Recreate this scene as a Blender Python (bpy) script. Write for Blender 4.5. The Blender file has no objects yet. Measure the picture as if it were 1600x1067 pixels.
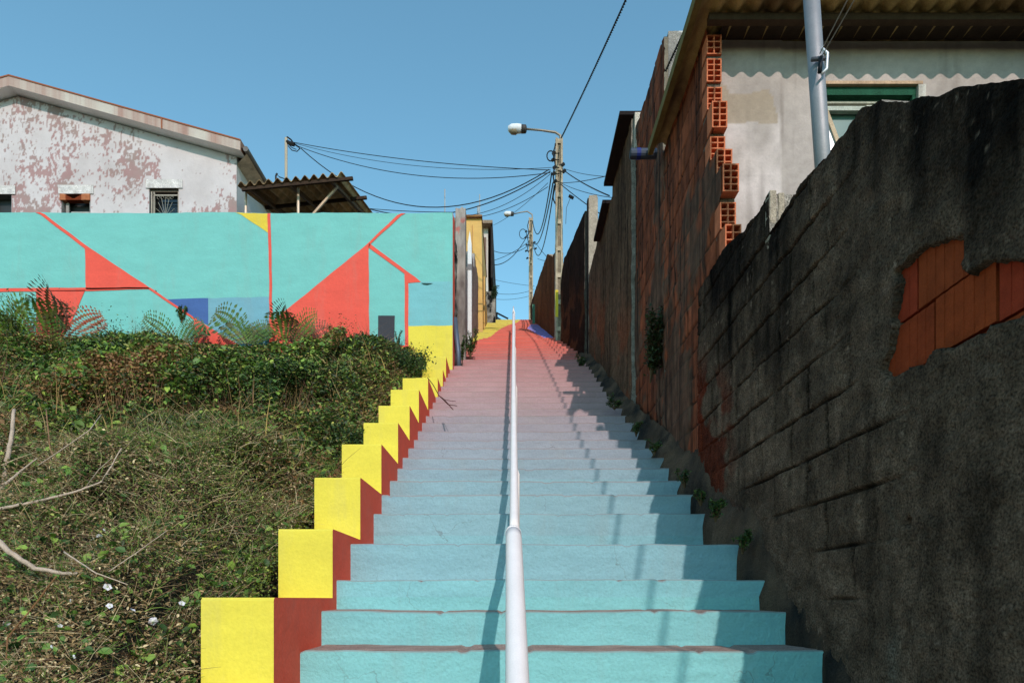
import bpy, math, random
import numpy as np
from mathutils import Vector
S = bpy.context.scene
COL = S.collection
random.seed(7); RNG = np.random.default_rng(7)
# ------------------------------------------------------------ camera, sky, sun
F = 1040.0                                     # focal length in photo pixels (1600 wide)
cam = bpy.data.cameras.new('camera'); camo = bpy.data.objects.new('camera', cam); COL.objects.link(camo)
cam.sensor_width = 36; cam.lens = 36*F/1600; cam.shift_y = (935-533.5)/1600
cam.clip_start = .02; cam.clip_end = 3000
camo.location = (0, 0, 0); camo.rotation_euler = (math.radians(90), 0, 0)
S.camera = camo
SUN = Vector((-.30, 1.55, -1.0)).normalized()  # direction the light travels
EL = math.asin(-SUN.z); AZ = math.atan2(-SUN.x, -SUN.y)
w = bpy.data.worlds.new('World'); S.world = w; w.use_nodes = True
nt = w.node_tree; sky = nt.nodes.new('ShaderNodeTexSky'); sky.sky_type = 'NISHITA'; sky.sun_disc = False
sky.sun_elevation = EL; sky.sun_rotation = AZ; sky.air_density = 1.2; sky.dust_density = .2; sky.ozone_density = 3.0
bg = nt.nodes['Background']; tint = nt.nodes.new('ShaderNodeMix'); tint.data_type = 'RGBA'; tint.blend_type = 'MULTIPLY'; tint.inputs[0].default_value = 1
nt.links.new(sky.outputs[0], tint.inputs[6]); tint.inputs[7].default_value = (.88, 1.20, 1.05, 1)
nt.links.new(tint.outputs[2], bg.inputs[0]); bg.inputs[1].default_value = .138
sl = bpy.data.lights.new('sun', 'SUN'); sl.energy = 2.05; sl.angle = math.radians(.5); sl.color = (1, .85, .79)
so = bpy.data.objects.new('sun', sl); COL.objects.link(so); so.rotation_euler = SUN.to_track_quat('-Z', 'Y').to_euler(); so.location = (4, -8, 12)
S.view_settings.view_transform = 'Standard'; S.view_settings.look = 'None'; S.view_settings.exposure = .45; S.view_settings.gamma = 1
# ------------------------------------------------------------ helpers
def L(r, g, b):
    f = lambda c: (c/255/12.92 if c/255 <= .04045 else ((c/255+.055)/1.055)**2.4)
    return (f(r), f(g), f(b))
def P(x, y, D): return Vector(((x-800)/F*D, D, (935-y)/F*D))
def tag(o, label=None, cat=None, group=None, kind=None):
    if label: o['label'] = label
    if cat: o['category'] = cat
    if group: o['group'] = group
    if kind: o['kind'] = kind
    return o
def thing(name, label, cat, loc=(0,0,0), group=None):
    o = bpy.data.objects.new(name, None); COL.objects.link(o); o.location = loc; o.empty_display_size = .2
    return tag(o, label, cat, group)
def link(name, me, parent=None):
    o = bpy.data.objects.new(name, me); COL.objects.link(o)
    if parent is not None:
        o.parent = parent
        # coordinates are authored in world space: undo the parent chain's translation
        t = Vector((0,0,0)); p = parent
        while p is not None: t += Vector(p.location); p = p.parent
        o.location = -t
    return o
def recenter(o):
    # moves a top-level mesh's origin to its lowest centre
    me = o.data; n = len(me.vertices); co = np.empty(n*3, 'f'); me.vertices.foreach_get('co', co); co = co.reshape(-1, 3)
    c = np.array([co[:,0].mean(), co[:,1].mean(), co[:,2].min()], 'f'); co -= c; me.vertices.foreach_set('co', co.ravel()); me.update()
    o.location = Vector(c.tolist()) + o.location
    return o
class MB:
    def __init__(s): s.v = []; s.f = []; s.c = []; s.m = []
    def poly(s, pts, col=(.5,.5,.5), m=0):
        n = len(s.v); s.v += [tuple(p) for p in pts]; s.f.append(tuple(range(n, n+len(pts)))); s.c.append(col); s.m.append(m)
    def box(s, a, b, col=(.5,.5,.5), m=0):
        (x0,y0,z0),(x1,y1,z1) = a, b; n = len(s.v)
        s.v += [(x0,y0,z0),(x1,y0,z0),(x1,y1,z0),(x0,y1,z0),(x0,y0,z1),(x1,y0,z1),(x1,y1,z1),(x0,y1,z1)]
        for q in ((0,3,2,1),(4,5,6,7),(0,1,5,4),(1,2,6,5),(2,3,7,6),(3,0,4,7)): s.f.append(tuple(n+i for i in q)); s.c.append(col); s.m.append(m)
    def bar(s, p, q, wd, ht, col=(.5,.5,.5), m=0, up=Vector((0,0,1))):
        p = Vector(p); q = Vector(q); d = (q-p).normalized(); a = d.cross(up)
        if a.length < 1e-3: a = d.cross(Vector((0,1,0)))
        a.normalize(); b = a.cross(d); n = len(s.v)
        for e in (p, q):
            for i, j in ((-1,-1),(1,-1),(1,1),(-1,1)): s.v.append(tuple(e + a*(i*wd/2) + b*(j*ht/2)))
        for k in ((3,2,1,0),(4,5,6,7),(0,1,5,4),(1,2,6,5),(2,3,7,6),(3,0,4,7)): s.f.append(tuple(n+i for i in k)); s.c.append(col); s.m.append(m)
    def tube(s, pts, r, sides=8, col=(.5,.5,.5), m=0, cap=True):
        pts = [Vector(p) for p in pts]; N = len(pts); rs = r if isinstance(r, (list, tuple)) else [r]*N
        n0 = len(s.v); prev = None
        for i, p in enumerate(pts):
            d = (pts[min(i+1,N-1)]-pts[max(i-1,0)]).normalized()
            if prev is None: a = d.cross(Vector((0,0,1)) if abs(d.z) < .95 else Vector((1,0,0))).normalized()
            else: a = (prev - d*prev.dot(d)).normalized()
            prev = a; b = d.cross(a)
            for k in range(sides):
                t = 2*math.pi*k/sides; s.v.append(tuple(p + (a*math.cos(t)+b*math.sin(t))*rs[i]))
        for i in range(N-1):
            for k in range(sides):
                k2 = (k+1) % sides; s.f.append((n0+i*sides+k, n0+i*sides+k2, n0+(i+1)*sides+k2, n0+(i+1)*sides+k)); s.c.append(col); s.m.append(m)
        if cap:
            s.f.append(tuple(n0+k for k in range(sides))[::-1]); s.c.append(col); s.m.append(m)
            s.f.append(tuple(n0+(N-1)*sides+k for k in range(sides))); s.c.append(col); s.m.append(m)
    def build(s, name, mats, parent=None, smooth=False, bevel=0):
        me = bpy.data.meshes.new(name); me.from_pydata(s.v, [], s.f)
        mats = mats if isinstance(mats, (list, tuple)) else [mats]
        for m in mats: me.materials.append(m)
        me.polygons.foreach_set('material_index', s.m)
        at = me.color_attributes.new('paint', 'FLOAT_COLOR', 'CORNER')
        cc = []
        for f, c in zip(s.f, s.c): cc += [c[0], c[1], c[2], 1.0]*len(f)
        at.data.foreach_set('color', cc)
        if smooth: me.polygons.foreach_set('use_smooth', [True]*len(s.f))
        me.validate(); me.update()
        o = link(name, me, parent)
        if bevel:
            b = o.modifiers.new('bevel', 'BEVEL'); b.width = bevel; b.segments = 2; b.limit_method = 'ANGLE'
        return o
def np_mesh(name, V, Fq, Cv, mat, parent=None, smooth=False):
    """V (n,3), Fq (m,4 or 3), Cv (n,3) vertex colours"""
    me = bpy.data.meshes.new(name); k = Fq.shape[1]
    me.vertices.add(len(V)); me.vertices.foreach_set('co', V.astype('f').ravel())
    me.loops.add(Fq.size); me.loops.foreach_set('vertex_index', Fq.astype('i').ravel())
    me.polygons.add(len(Fq)); me.polygons.foreach_set('loop_start', np.arange(0, Fq.size, k, dtype='i'))
    at = me.color_attributes.new('paint', 'FLOAT_COLOR', 'POINT')
    c4 = np.ones((len(V), 4), 'f'); c4[:, :3] = Cv; at.data.foreach_set('color', c4.ravel())
    if smooth: me.polygons.foreach_set('use_smooth', np.ones(len(Fq), dtype=bool))
    me.materials.append(mat); me.update(calc_edges=True)
    return link(name, me, parent)
def _h(ix, iy, seed):
    n = (ix.astype(np.int64)*374761393 + iy.astype(np.int64)*668265263 + seed*2147483647) & 0xffffffff
    n = ((n ^ (n >> 13))*1274126177) & 0xffffffff
    return ((n ^ (n >> 16)) & 0xffff)/65535.0
def vn(x, y, seed=0):
    x = np.asarray(x, 'f8'); y = np.asarray(y, 'f8'); ix = np.floor(x); iy = np.floor(y); fx = x-ix; fy = y-iy
    fx = fx*fx*(3-2*fx); fy = fy*fy*(3-2*fy)
    a = _h(ix,iy,seed); b = _h(ix+1,iy,seed); c = _h(ix,iy+1,seed); d = _h(ix+1,iy+1,seed)
    return (a*(1-fx)+b*fx)*(1-fy) + (c*(1-fx)+d*fx)*fy
def fbm(x, y, seed=0, o=4):
    r = 0; a = .5; t = 0
    for k in range(o): r = r + a*vn(x*2**k, y*2**k, seed+k*17); t += a; a *= .5
    return r/t
def ss(a, b, x): t = np.clip((x-a)/(b-a), 0, 1); return t*t*(3-2*t)
def mixc(c, d, t): t = np.asarray(t)[..., None]; return np.asarray(c)*(1-t) + np.asarray(d)*t
def inpoly(px, py, poly):
    r = np.zeros(px.shape, bool); n = len(poly)
    for i in range(n):
        x1, y1 = poly[i]; x2, y2 = poly[(i+1) % n]
        c = ((y1 > py) != (y2 > py)); xi = (x2-x1)*(py-y1)/((y2-y1) if y2 != y1 else 1e-9) + x1
        r ^= c & (px < xi)
    return r
def interp(xs, ys): return lambda d: np.interp(d, xs, ys)
# ---- materials
def nodes(name):
    m = bpy.data.materials.new(name); m.use_nodes = True; t = m.node_tree
    return m, t, t.nodes['Principled BSDF']
def paint_mat(name, var=.15, vscale=3, bscale=40, bump=.25, rough=.8, spec=.3, fine=200, bdist=.004, streak=0, metal=0, finevar=None, msc=None, chips=None, cracks=0):
    m, t, b = nodes(name); N = t.nodes.new; K = t.links.new
    at = N('ShaderNodeAttribute'); at.attribute_name = 'paint'
    tc = N('ShaderNodeTexCoord')
    n1 = N('ShaderNodeTexNoise'); n1.inputs['Scale'].default_value = vscale; n1.inputs['Detail'].default_value = 8; n1.inputs['Roughness'].default_value = .65
    n2 = N('ShaderNodeTexNoise'); n2.inputs['Scale'].default_value = fine; n2.inputs['Detail'].default_value = 3
    n3 = N('ShaderNodeTexNoise'); n3.inputs['Scale'].default_value = bscale; n3.inputs['Detail'].default_value = 6; n3.inputs['Roughness'].default_value = .6
    mp = N('ShaderNodeMapping'); K(tc.outputs['Object'], mp.inputs[0]); mp.inputs['Scale'].default_value = msc or (1, 1, 1 if not streak else streak)
    fv = var*.7 if finevar is None else finevar
    K(mp.outputs[0], n1.inputs['Vector']); K(tc.outputs['Object'], n2.inputs['Vector']); K(tc.outputs['Object'], n3.inputs['Vector'])
    mr = N('ShaderNodeMapRange'); mr.inputs['From Min'].default_value = .3; mr.inputs['From Max'].default_value = .7
    mr.inputs['To Min'].default_value = 1-var; mr.inputs['To Max'].default_value = 1+var; K(n1.outputs[0], mr.inputs['Value'])
    m2 = N('ShaderNodeMapRange'); m2.inputs['From Min'].default_value = .3; m2.inputs['From Max'].default_value = .7
    m2.inputs['To Min'].default_value = 1-fv; m2.inputs['To Max'].default_value = 1+fv; K(n2.outputs[0], m2.inputs['Value'])
    mu = N('ShaderNodeMath'); mu.operation = 'MULTIPLY'; K(mr.outputs[0], mu.inputs[0]); K(m2.outputs[0], mu.inputs[1])
    vm = N('ShaderNodeVectorMath'); vm.operation = 'SCALE'; K(at.outputs['Color'], vm.inputs[0]); K(mu.outputs[0], vm.inputs['Scale'])
    out = vm.outputs[0]
    if chips:
        thr, ccol = chips
        n4 = N('ShaderNodeTexNoise'); n4.inputs['Scale'].default_value = 9; n4.inputs['Detail'].default_value = 12; n4.inputs['Roughness'].default_value = .78; K(mp.outputs[0], n4.inputs['Vector'])
        r4 = N('ShaderNodeMapRange'); r4.inputs['From Min'].default_value = thr; r4.inputs['From Max'].default_value = thr+.025; r4.inputs['To Max'].default_value = .75; K(n4.outputs[0], r4.inputs['Value'])
        mx = N('ShaderNodeMix'); mx.data_type = 'RGBA'; K(r4.outputs[0], mx.inputs[0]); K(out, mx.inputs[6]); mx.inputs[7].default_value = (*ccol, 1); out = mx.outputs[2]
        n5 = N('ShaderNodeTexNoise'); n5.inputs['Scale'].default_value = 1.1; n5.inputs['Detail'].default_value = 7; n5.inputs['Roughness'].default_value = .7
        mq = N('ShaderNodeMapping'); mq.inputs['Scale'].default_value = (3, 1, .6); K(tc.outputs['Object'], mq.inputs[0]); K(mq.outputs[0], n5.inputs['Vector'])
        r5 = N('ShaderNodeMapRange'); r5.inputs['From Min'].default_value = .52; r5.inputs['From Max'].default_value = .75; r5.inputs['To Max'].default_value = .22; K(n5.outputs[0], r5.inputs['Value'])
        mz = N('ShaderNodeMix'); mz.data_type = 'RGBA'; K(r5.outputs[0], mz.inputs[0]); K(out, mz.inputs[6]); mz.inputs[7].default_value = (.30, .28, .24, 1); out = mz.outputs[2]
    if cracks:
        vo = N('ShaderNodeTexVoronoi'); vo.feature = 'DISTANCE_TO_EDGE'; vo.inputs['Scale'].default_value = cracks
        nd_ = N('ShaderNodeTexNoise'); nd_.inputs['Scale'].default_value = 4; nd_.inputs['Detail'].default_value = 6; K(tc.outputs['Object'], nd_.inputs['Vector'])
        va = N('ShaderNodeVectorMath'); va.operation = 'MULTIPLY_ADD'; K(nd_.outputs['Color'], va.inputs[0]); va.inputs[1].default_value = (.5,.5,.5); K(tc.outputs['Object'], va.inputs[2]); K(va.outputs[0], vo.inputs['Vector'])
        r6 = N('ShaderNodeMapRange'); r6.inputs['From Min'].default_value = 0; r6.inputs['From Max'].default_value = .0035; r6.inputs['To Min'].default_value = .5; r6.inputs['To Max'].default_value = 0; K(vo.outputs['Distance'], r6.inputs['Value'])
        n7 = N('ShaderNodeTexNoise'); n7.inputs['Scale'].default_value = 1.3; K(tc.outputs['Object'], n7.inputs['Vector'])
        r7 = N('ShaderNodeMapRange'); r7.inputs['From Min'].default_value = .5; r7.inputs['From Max'].default_value = .6; K(n7.outputs[0], r7.inputs['Value'])
        m7 = N('ShaderNodeMath'); m7.operation = 'MULTIPLY'; K(r6.outputs[0], m7.inputs[0]); K(r7.outputs[0], m7.inputs[1])
        mk_ = N('ShaderNodeMix'); mk_.data_type = 'RGBA'; K(m7.outputs[0], mk_.inputs[0]); K(out, mk_.inputs[6]); mk_.inputs[7].default_value = (.12, .11, .09, 1); out = mk_.outputs[2]
    K(out, b.inputs['Base Color'])
    b.inputs['Roughness'].default_value = rough; b.inputs['Specular IOR Level'].default_value = spec; b.inputs['Metallic'].default_value = metal
    ad = N('ShaderNodeMath'); ad.operation = 'MULTIPLY_ADD'; K(n2.outputs[0], ad.inputs[0]); ad.inputs[1].default_value = .25; K(n3.outputs[0], ad.inputs[2])
    bu = N('ShaderNodeBump'); bu.inputs['Strength'].default_value = bump; bu.inputs['Distance'].default_value = bdist*4
    K(ad.outputs[0], bu.inputs['Height']); K(bu.outputs[0], b.inputs['Normal'])
    return m
M_PAINT = paint_mat('painted_render', var=.075, vscale=3.5, bscale=16, bump=.32, rough=.75, fine=60, finevar=.04, msc=(.6,1,1.6), chips=(.73, (.42,.40,.34)))
M_STEP = paint_mat('painted_step', var=.10, vscale=5, bscale=18, bump=.7, rough=.75, fine=70, finevar=.06, msc=(.35,1,2.2), chips=(.655, (.36,.31,.27)), cracks=.8)
M_CONC = paint_mat('raw_concrete', var=.3, vscale=7, bscale=30, bump=.8, rough=.92, fine=120, finevar=.35, spec=.12)
M_DARK = paint_mat('blackened_wall', var=.46, vscale=11, bscale=55, bump=1.0, rough=.95, fine=110, finevar=.62, spec=.06)
M_BRICK = paint_mat('brick_clay', var=.22, vscale=12, bscale=60, bump=.5, rough=.9, fine=240, spec=.1)
M_WHITE = paint_mat('peeling_whitewash', var=.05, vscale=3, bscale=20, bump=.3, rough=.85, fine=60)
M_WOOD = paint_mat('weathered_wood', var=.25, vscale=12, bscale=60, bump=.6, rough=.9, streak=.15)
M_METAL = paint_mat('galvanised_metal', var=.1, vscale=8, bscale=60, bump=.1, rough=.55, spec=.4, metal=.45)
M_RAIL = paint_mat('white_enamel', var=.05, vscale=6, bscale=50, bump=.12, rough=.55, spec=.25)
M_CABLE = paint_mat('black_rubber', var=.1, rough=.6)
M_ROOF = paint_mat('fibre_cement_sheet', var=.35, vscale=6, bscale=40, bump=.6, rough=.95, streak=1)
M_SOIL = paint_mat('soil', var=.4, vscale=9, bscale=25, bump=1.2, rough=1, bdist=.02)
def leaf_mat(name, var=.2):
    m, t, b = nodes(name); N = t.nodes.new; K = t.links.new
    at = N('ShaderNodeAttribute'); at.attribute_name = 'paint'
    K(at.outputs['Color'], b.inputs['Base Color']); b.inputs['Roughness'].default_value = .5; b.inputs['Specular IOR Level'].default_value = .35
    tr = N('ShaderNodeBsdfTranslucent'); K(at.outputs['Color'], tr.inputs[0]); mx = N('ShaderNodeMixShader'); mx.inputs[0].default_value = .22
    K(b.outputs[0], mx.inputs[1]); K(tr.outputs[0], mx.inputs[2]); K(mx.outputs[0], t.nodes['Material Output'].inputs[0])
    return m
M_LEAF = leaf_mat('leaf'); 
M_STRAW = paint_mat('dry_stem', var=.25, vscale=20, rough=.8)
def glass_mat(name, col, rough=.08):
    m, t, b = nodes(name); b.inputs['Base Color'].default_value = (*col, 1); b.inputs['Roughness'].default_value = rough; b.inputs['Specular IOR Level'].default_value = .8
    n = t.nodes.new('ShaderNodeTexNoise'); n.inputs['Scale'].default_value = 6; bu = t.nodes.new('ShaderNodeBump'); bu.inputs['Strength'].default_value = .05
    t.links.new(n.outputs[0], bu.inputs['Height']); t.links.new(bu.outputs[0], b.inputs['Normal']); return m
M_GLASS = glass_mat('window_glass', (.03, .05, .05))
M_PALEGLASS = glass_mat('dusty_glass', (.45, .52, .52), .3)
# ------------------------------------------------------------ staircase profile
RD = [3.2,3.555,3.865,4.2,4.9,5.2,5.55,5.92,6.2,6.54,6.92,7.2]
RZ = [-.249,-.065,.113,.347,.629,.815,.987,1.161,1.314,1.481,1.653,1.817]
for k in range(9): RD.insert(0, RD[0]-.335); RZ.insert(0, RZ[0]-.176)
while RD[-1] < 14.2: RD.append(RD[-1]+.338); RZ.append(RZ[-1]+.1765)
while RD[-1] < 23.9: RD.append(RD[-1]+.346); RZ.append(RZ[-1]+.1618)
stair = interp([-60, RD[0]-.4]+RD+[60, 400], [RZ[0]-.18, RZ[0]-.18]+RZ+[RZ[-1]+.3, RZ[-1]+1.5])   # nosing line
XR = interp([0,3.2,4.2,4.9,5.5,7,8.8,9.7,12,13.2,15.2,24,30], [1.50,1.48,1.415,1.41,1.385,1.37,1.31,1.30,1.27,1.2,1.0,.76,.76])
XL = interp([0,11.09,11.1,24,30], [-1.02,-1.02,-.99,-.93,-.93])
# paint colours as seen in the sun -> base colour (photo value / light reaching an upright face)
def B(r, g, b, k=.86): c = L(r, g, b); return tuple(min(.9, x*k*t) for x, t in zip(c, (.97, .90, .94)))
ycol = interp([500,528,536,546,557,560,600,641,644,662,700,722,740,770,800,850,905,955,1016,1100],
              np.arange(20))
SC = [B(*c) for c in ((250,114,92),(248,114,92),(240,118,100),(222,124,110),(208,128,120),(198,146,142),(194,160,158),(180,164,166),(172,166,170),(168,168,174),(160,178,186),(154,184,192),(150,190,198),(150,194,200),(150,198,204),(148,202,208),(144,212,214),(142,216,214),(142,218,214),(140,218,212))]
SC = np.array(SC)
def stepcol(y):
    i = float(ycol(y)); a = int(i); b = min(a+1, 19); return tuple(SC[a]*(1-(i-a)) + SC[b]*(i-a))
YEL = B(248,236,84); CORAL = B(250,100,80); TURQ = B(128,212,200); LBLUE = B(124,186,200); NAVY = B(74,112,172); REDS = (.90,.115,.056)
LAV = B(150,152,240); BLACKD = B(62,66,72)
CONC_TREAD = L(168,140,128)
st = thing('staircase', 'long concrete stairway painted turquoise at the foot fading through grey to coral at the top', 'staircase', (0, RD[0], RZ[0]-.2))
for k, (d, z) in enumerate(zip(RD, RZ)):
    zb = RZ[k-1] if k else z-.18
    nd = RD[k+1] if k+1 < len(RD) else d+6
    y = 935-F*z/d if d > 2.9 else 1100
    xl = float(XL(d)); xr = 1.56 if d < 11.5 else float(XR(d))+.12
    m = MB(); n = 110 if d < 6.5 else 44
    c_up = stepcol(y); c_lo = stepcol(min(y+60, 1100)) if k-9 in (2, 4, 7) else c_up
    # painted zones across the upper flight
    fy = interp([14.3,15.2,15.85,17.6,19.2,21,22.4,24.2], [-.86,-.716,-.52,-.42,-.295,-.1,.19,.3])
    xs = [xl + (xr-xl)*i/n for i in range(n+1)]
    cuts = []
    if d > 14.25: cuts.append(float(fy(d)))
    if 15.5 < d < 21.2: cuts.append(float(interp([15.6,17.6,19.2,21.2],[.74,.56,.44,.6])(d)))
    xs = sorted(set(xs+cuts))
    zw = lambda x: z - .004 + .008*float(vn(x*2.2+k*7, 0, 3)) - .005*float(vn(x*9+k*7, 5, 3)) - (.010 if vn(x*21+k*3, 8, 6) > .86 else 0)
    dw = lambda x: d + .007*float(vn(x*3+k*5, 9, 5))
    split = zb + (z-zb)*.42
    for i in range(len(xs)-1):
        a, b = xs[i], xs[i+1]; xm = (a+b)/2
        cu, cl = c_up, c_lo
        if cuts and xm < cuts[0] and d > 14.25: cu = cl = YEL
        elif len(cuts) > 1 and xm > cuts[1]: cu = cl = LAV
        A0, A1 = dw(a), dw(b); Z0, Z1 = zw(a), zw(b)
        ne = .007 if d < 5 else .013
        m.poly([(a,A0,zb-.03),(b,A1,zb-.03),(b,A1,split),(a,A0,split)], cl)
        m.poly([(a,A0,split),(b,A1,split),(b,A1,Z1-ne),(a,A0,Z0-ne)], cu)
        edge = tuple(.5*q+.5*p for q, p in zip(L(140,116,104), cu)); ne = .007 if d < 5 else .013
        m.poly([(a,A0,Z0-ne),(b,A1,Z1-ne),(b,A1+.007,Z1),(a,A0+.007,Z0)], edge)
        m.poly([(a,A0+.007,Z0),(b,A1+.007,Z1),(b,nd+.03,Z1+.004),(a,nd+.03,Z0+.004)], CONC_TREAD, 1)
    m.poly([(xl,d,zb-.03),(xl,d,z-.002),(xl,nd,z-.002),(xl,nd,zb-.03)], REDS)
    m.poly([(xr,nd,zb-.03),(xr,nd,z-.002),(xr,d,z-.002),(xr,d,zb-.03)], CONC_TREAD, 1)
    m.build('step', [M_STEP, M_CONC], st)
# ------------------------------------------------------------ stepped parapet on the left: one thing, each yellow block a part
BD = [2.846,3.78,4.47,5.19,5.95,6.62,7.28,8.08,9.13,9.8,10.28,11.08]; BT = [.005,.396,.814,1.205,1.573,1.92,2.287,2.678,3.03,3.375,3.74]
BD = [BD[0]-1.5, BD[0]-.75]+BD; BT = [-.78,-.39]+BT
pr = thing('stepped_parapet', 'stepped low wall left of the stairs with yellow fronts and dark red inner sides', 'wall', (-1.17, BD[0], -1.8))
for k in range(len(BT)):
    d0, d1, zt = BD[k], BD[k+1], BT[k]; zb = zt-1.25; x0, x1 = -1.327, -1.019
    if k == 2: x0 = -1.33
    m = MB(); e = .012
    m.poly([(x0,d0,zb),(x1,d0,zb),(x1,d0,zt-e),(x0,d0,zt-e)], YEL)
    m.poly([(x0,d0,zt-e),(x1,d0,zt-e),(x1,d0+e,zt),(x0,d0+e,zt)], YEL)
    m.poly([(x0,d0+e,zt),(x1,d0+e,zt),(x1,d1,zt),(x0,d1,zt)], YEL)
    
    m.poly([(x1,d0,zb),(x1,d1,zb),(x1,d1,zt),(x1,d0+e,zt),(x1,d0,zt-e)], REDS)
    m.poly([(x0,d1,zb),(x0,d0,zb),(x0,d0,zt-e),(x0,d0+e,zt),(x0,d1,zt)], B(180,176,150))
    m.poly([(x1,d1,zb),(x0,d1,zb),(x0,d1,zt),(x1,d1,zt)], REDS)
    m.build('parapet_block', M_PAINT, pr, bevel=.009)
# ------------------------------------------------------------ mural wall
MD = 11.1; mt = 6.435
mw = thing('mural_wall', 'tall turquoise wall painted with coral triangles, a yellow base and lines of a little house', 'wall', (-6.3, MD, 3.4))
m = MB(); nx = 120; X0, X1 = -14.0, -.99
def mtop(x): return mt + .014*(float(vn(x*1.7, 1, 8))-.5) + .012*(float(vn(x*7, 4, 8))-.5) - .0*x
for i in range(nx):
    a = X0+(X1-X0)*i/nx; b = X0+(X1-X0)*(i+1)/nx; ta, tb = mtop(a), mtop(b)
    m.poly([(a,MD,2.6),(b,MD,2.6),(b,MD,tb-.01),(a,MD,ta-.01)], TURQ)
    m.poly([(a,MD,ta-.01),(b,MD,tb-.01),(b,MD+.012,tb),(a,MD+.012,ta)], TURQ)
    m.poly([(a,MD+.012,ta),(b,MD+.012,tb),(b,MD+.26,tb),(a,MD+.26,ta)], B(150,205,195))
    m.poly([(b,MD+.26,2.6),(a,MD+.26,2.6),(a,MD+.26,ta),(b,MD+.26,tb)], B(150,150,145))
tb = mtop(X1)
zs = [2.6+i*(tb-2.6)/20 for i in range(21)]
for a, b in zip(zs[:-1], zs[1:]):
    wa = .03*float(vn(a*2.4, 3, 2)); wb = .03*float(vn(b*2.4, 3, 2))
    m.poly([(X1,MD,a),(X1+wa-.01,MD+.26,a),(X1+wb-.01,MD+.26,b),(X1,MD,b)], REDS)
m.build('wall', M_PAINT, mw)
def sheet(name, pts, col, lay, wob=.006, mat=M_PAINT):
    """painted field on the mural: outline in photo pixels on the wall plane, slightly hand-painted edge"""
    pp = []; n = len(pts)
    for i in range(n):
        a = pts[i]; b = pts[(i+1) % n]; s = max(1, int(math.hypot(a[0]-b[0], a[1]-b[1])/9))
        for j in range(s):
            t = j/s; x = a[0]+(b[0]-a[0])*t; y = a[1]+(b[1]-a[1])*t; q = P(x, y, MD)
            if 0 < j: q.x += wob*(float(vn(q.x*5, q.z*5, 4+lay))-.5)*2; q.z += wob*(float(vn(q.x*5+9, q.z*5, 14+lay))-.5)*2
            q.z = min(q.z, mtop(q.x)-.013); q.x = min(q.x, X1-.002); q.y = MD-.0025*lay; pp.append(q)
    area = sum(pp[i].x*pp[(i+1) % len(pp)].z - pp[(i+1) % len(pp)].x*pp[i].z for i in range(len(pp)))
    if area < 0: pp.reverse()
    m = MB(); m.poly(pp, col)
    me = m.build(name, mat, mw); return me
sheet('painted_field', [(325,466),(421,464),(421,600),(325,600)], LBLUE, 1)
sheet('painted_field', [(636,440),(707,440),(707,512),(636,512)], B(130,206,208), 1)
sheet('painted_field', [(262,468),(325.5,466),(325.5,508),(304,499)], NAVY, 2)
sheet('painted_field', [(368,330),(419,330),(420,365)], B(244,220,70), 2)
sheet('painted_field', [(638,509.5),(712,508.5),(712,620),(500,620),(490,546),(560,543),(638,543)], YEL, 2)
for pts in ([(56,330),(63,330),(135,384),(233,449),(234,451.5),(134.5,452.5),(133,389)],
            [(-40,451.5),(134,449.8),(232,449.6),(232,452),(134,455),(-40,457)],
            [(57,455),(133.5,453.5),(110,507),(80,560),(57,560)],
            [(229,450),(235,449.6),(306,498),(386,547),(420,570),(302,570),(303.5,500)],
            [(418,330),(422.8,330),(424.5,420),(426,500),(426,570),(420.5,570),(421,450)],
            [(426,502),(573.5,382),(627,330),(634,330),(578,383),(576,390),(577,541),(420,552),(426,540)],
            [(577,381),(580,382.5),(639,426.5),(658,441),(638,442.6),(638.5,542.5),(590,543.5),(560,543.5),(560,540.5),(633,540),(632,428),(576,387)]):
    sheet('painted_field', pts, CORAL, 3)
sheet('painted_door', [(591,493.5),(617,493.5),(616.6,540.5),(590.7,540.5)], BLACKD, 4, .002)
sheet('wall_crack', [(658,442.5),(668,442.8),(677,443.2),(668,445.6),(662,445)], L(30,70,66), 4, .001)
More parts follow.
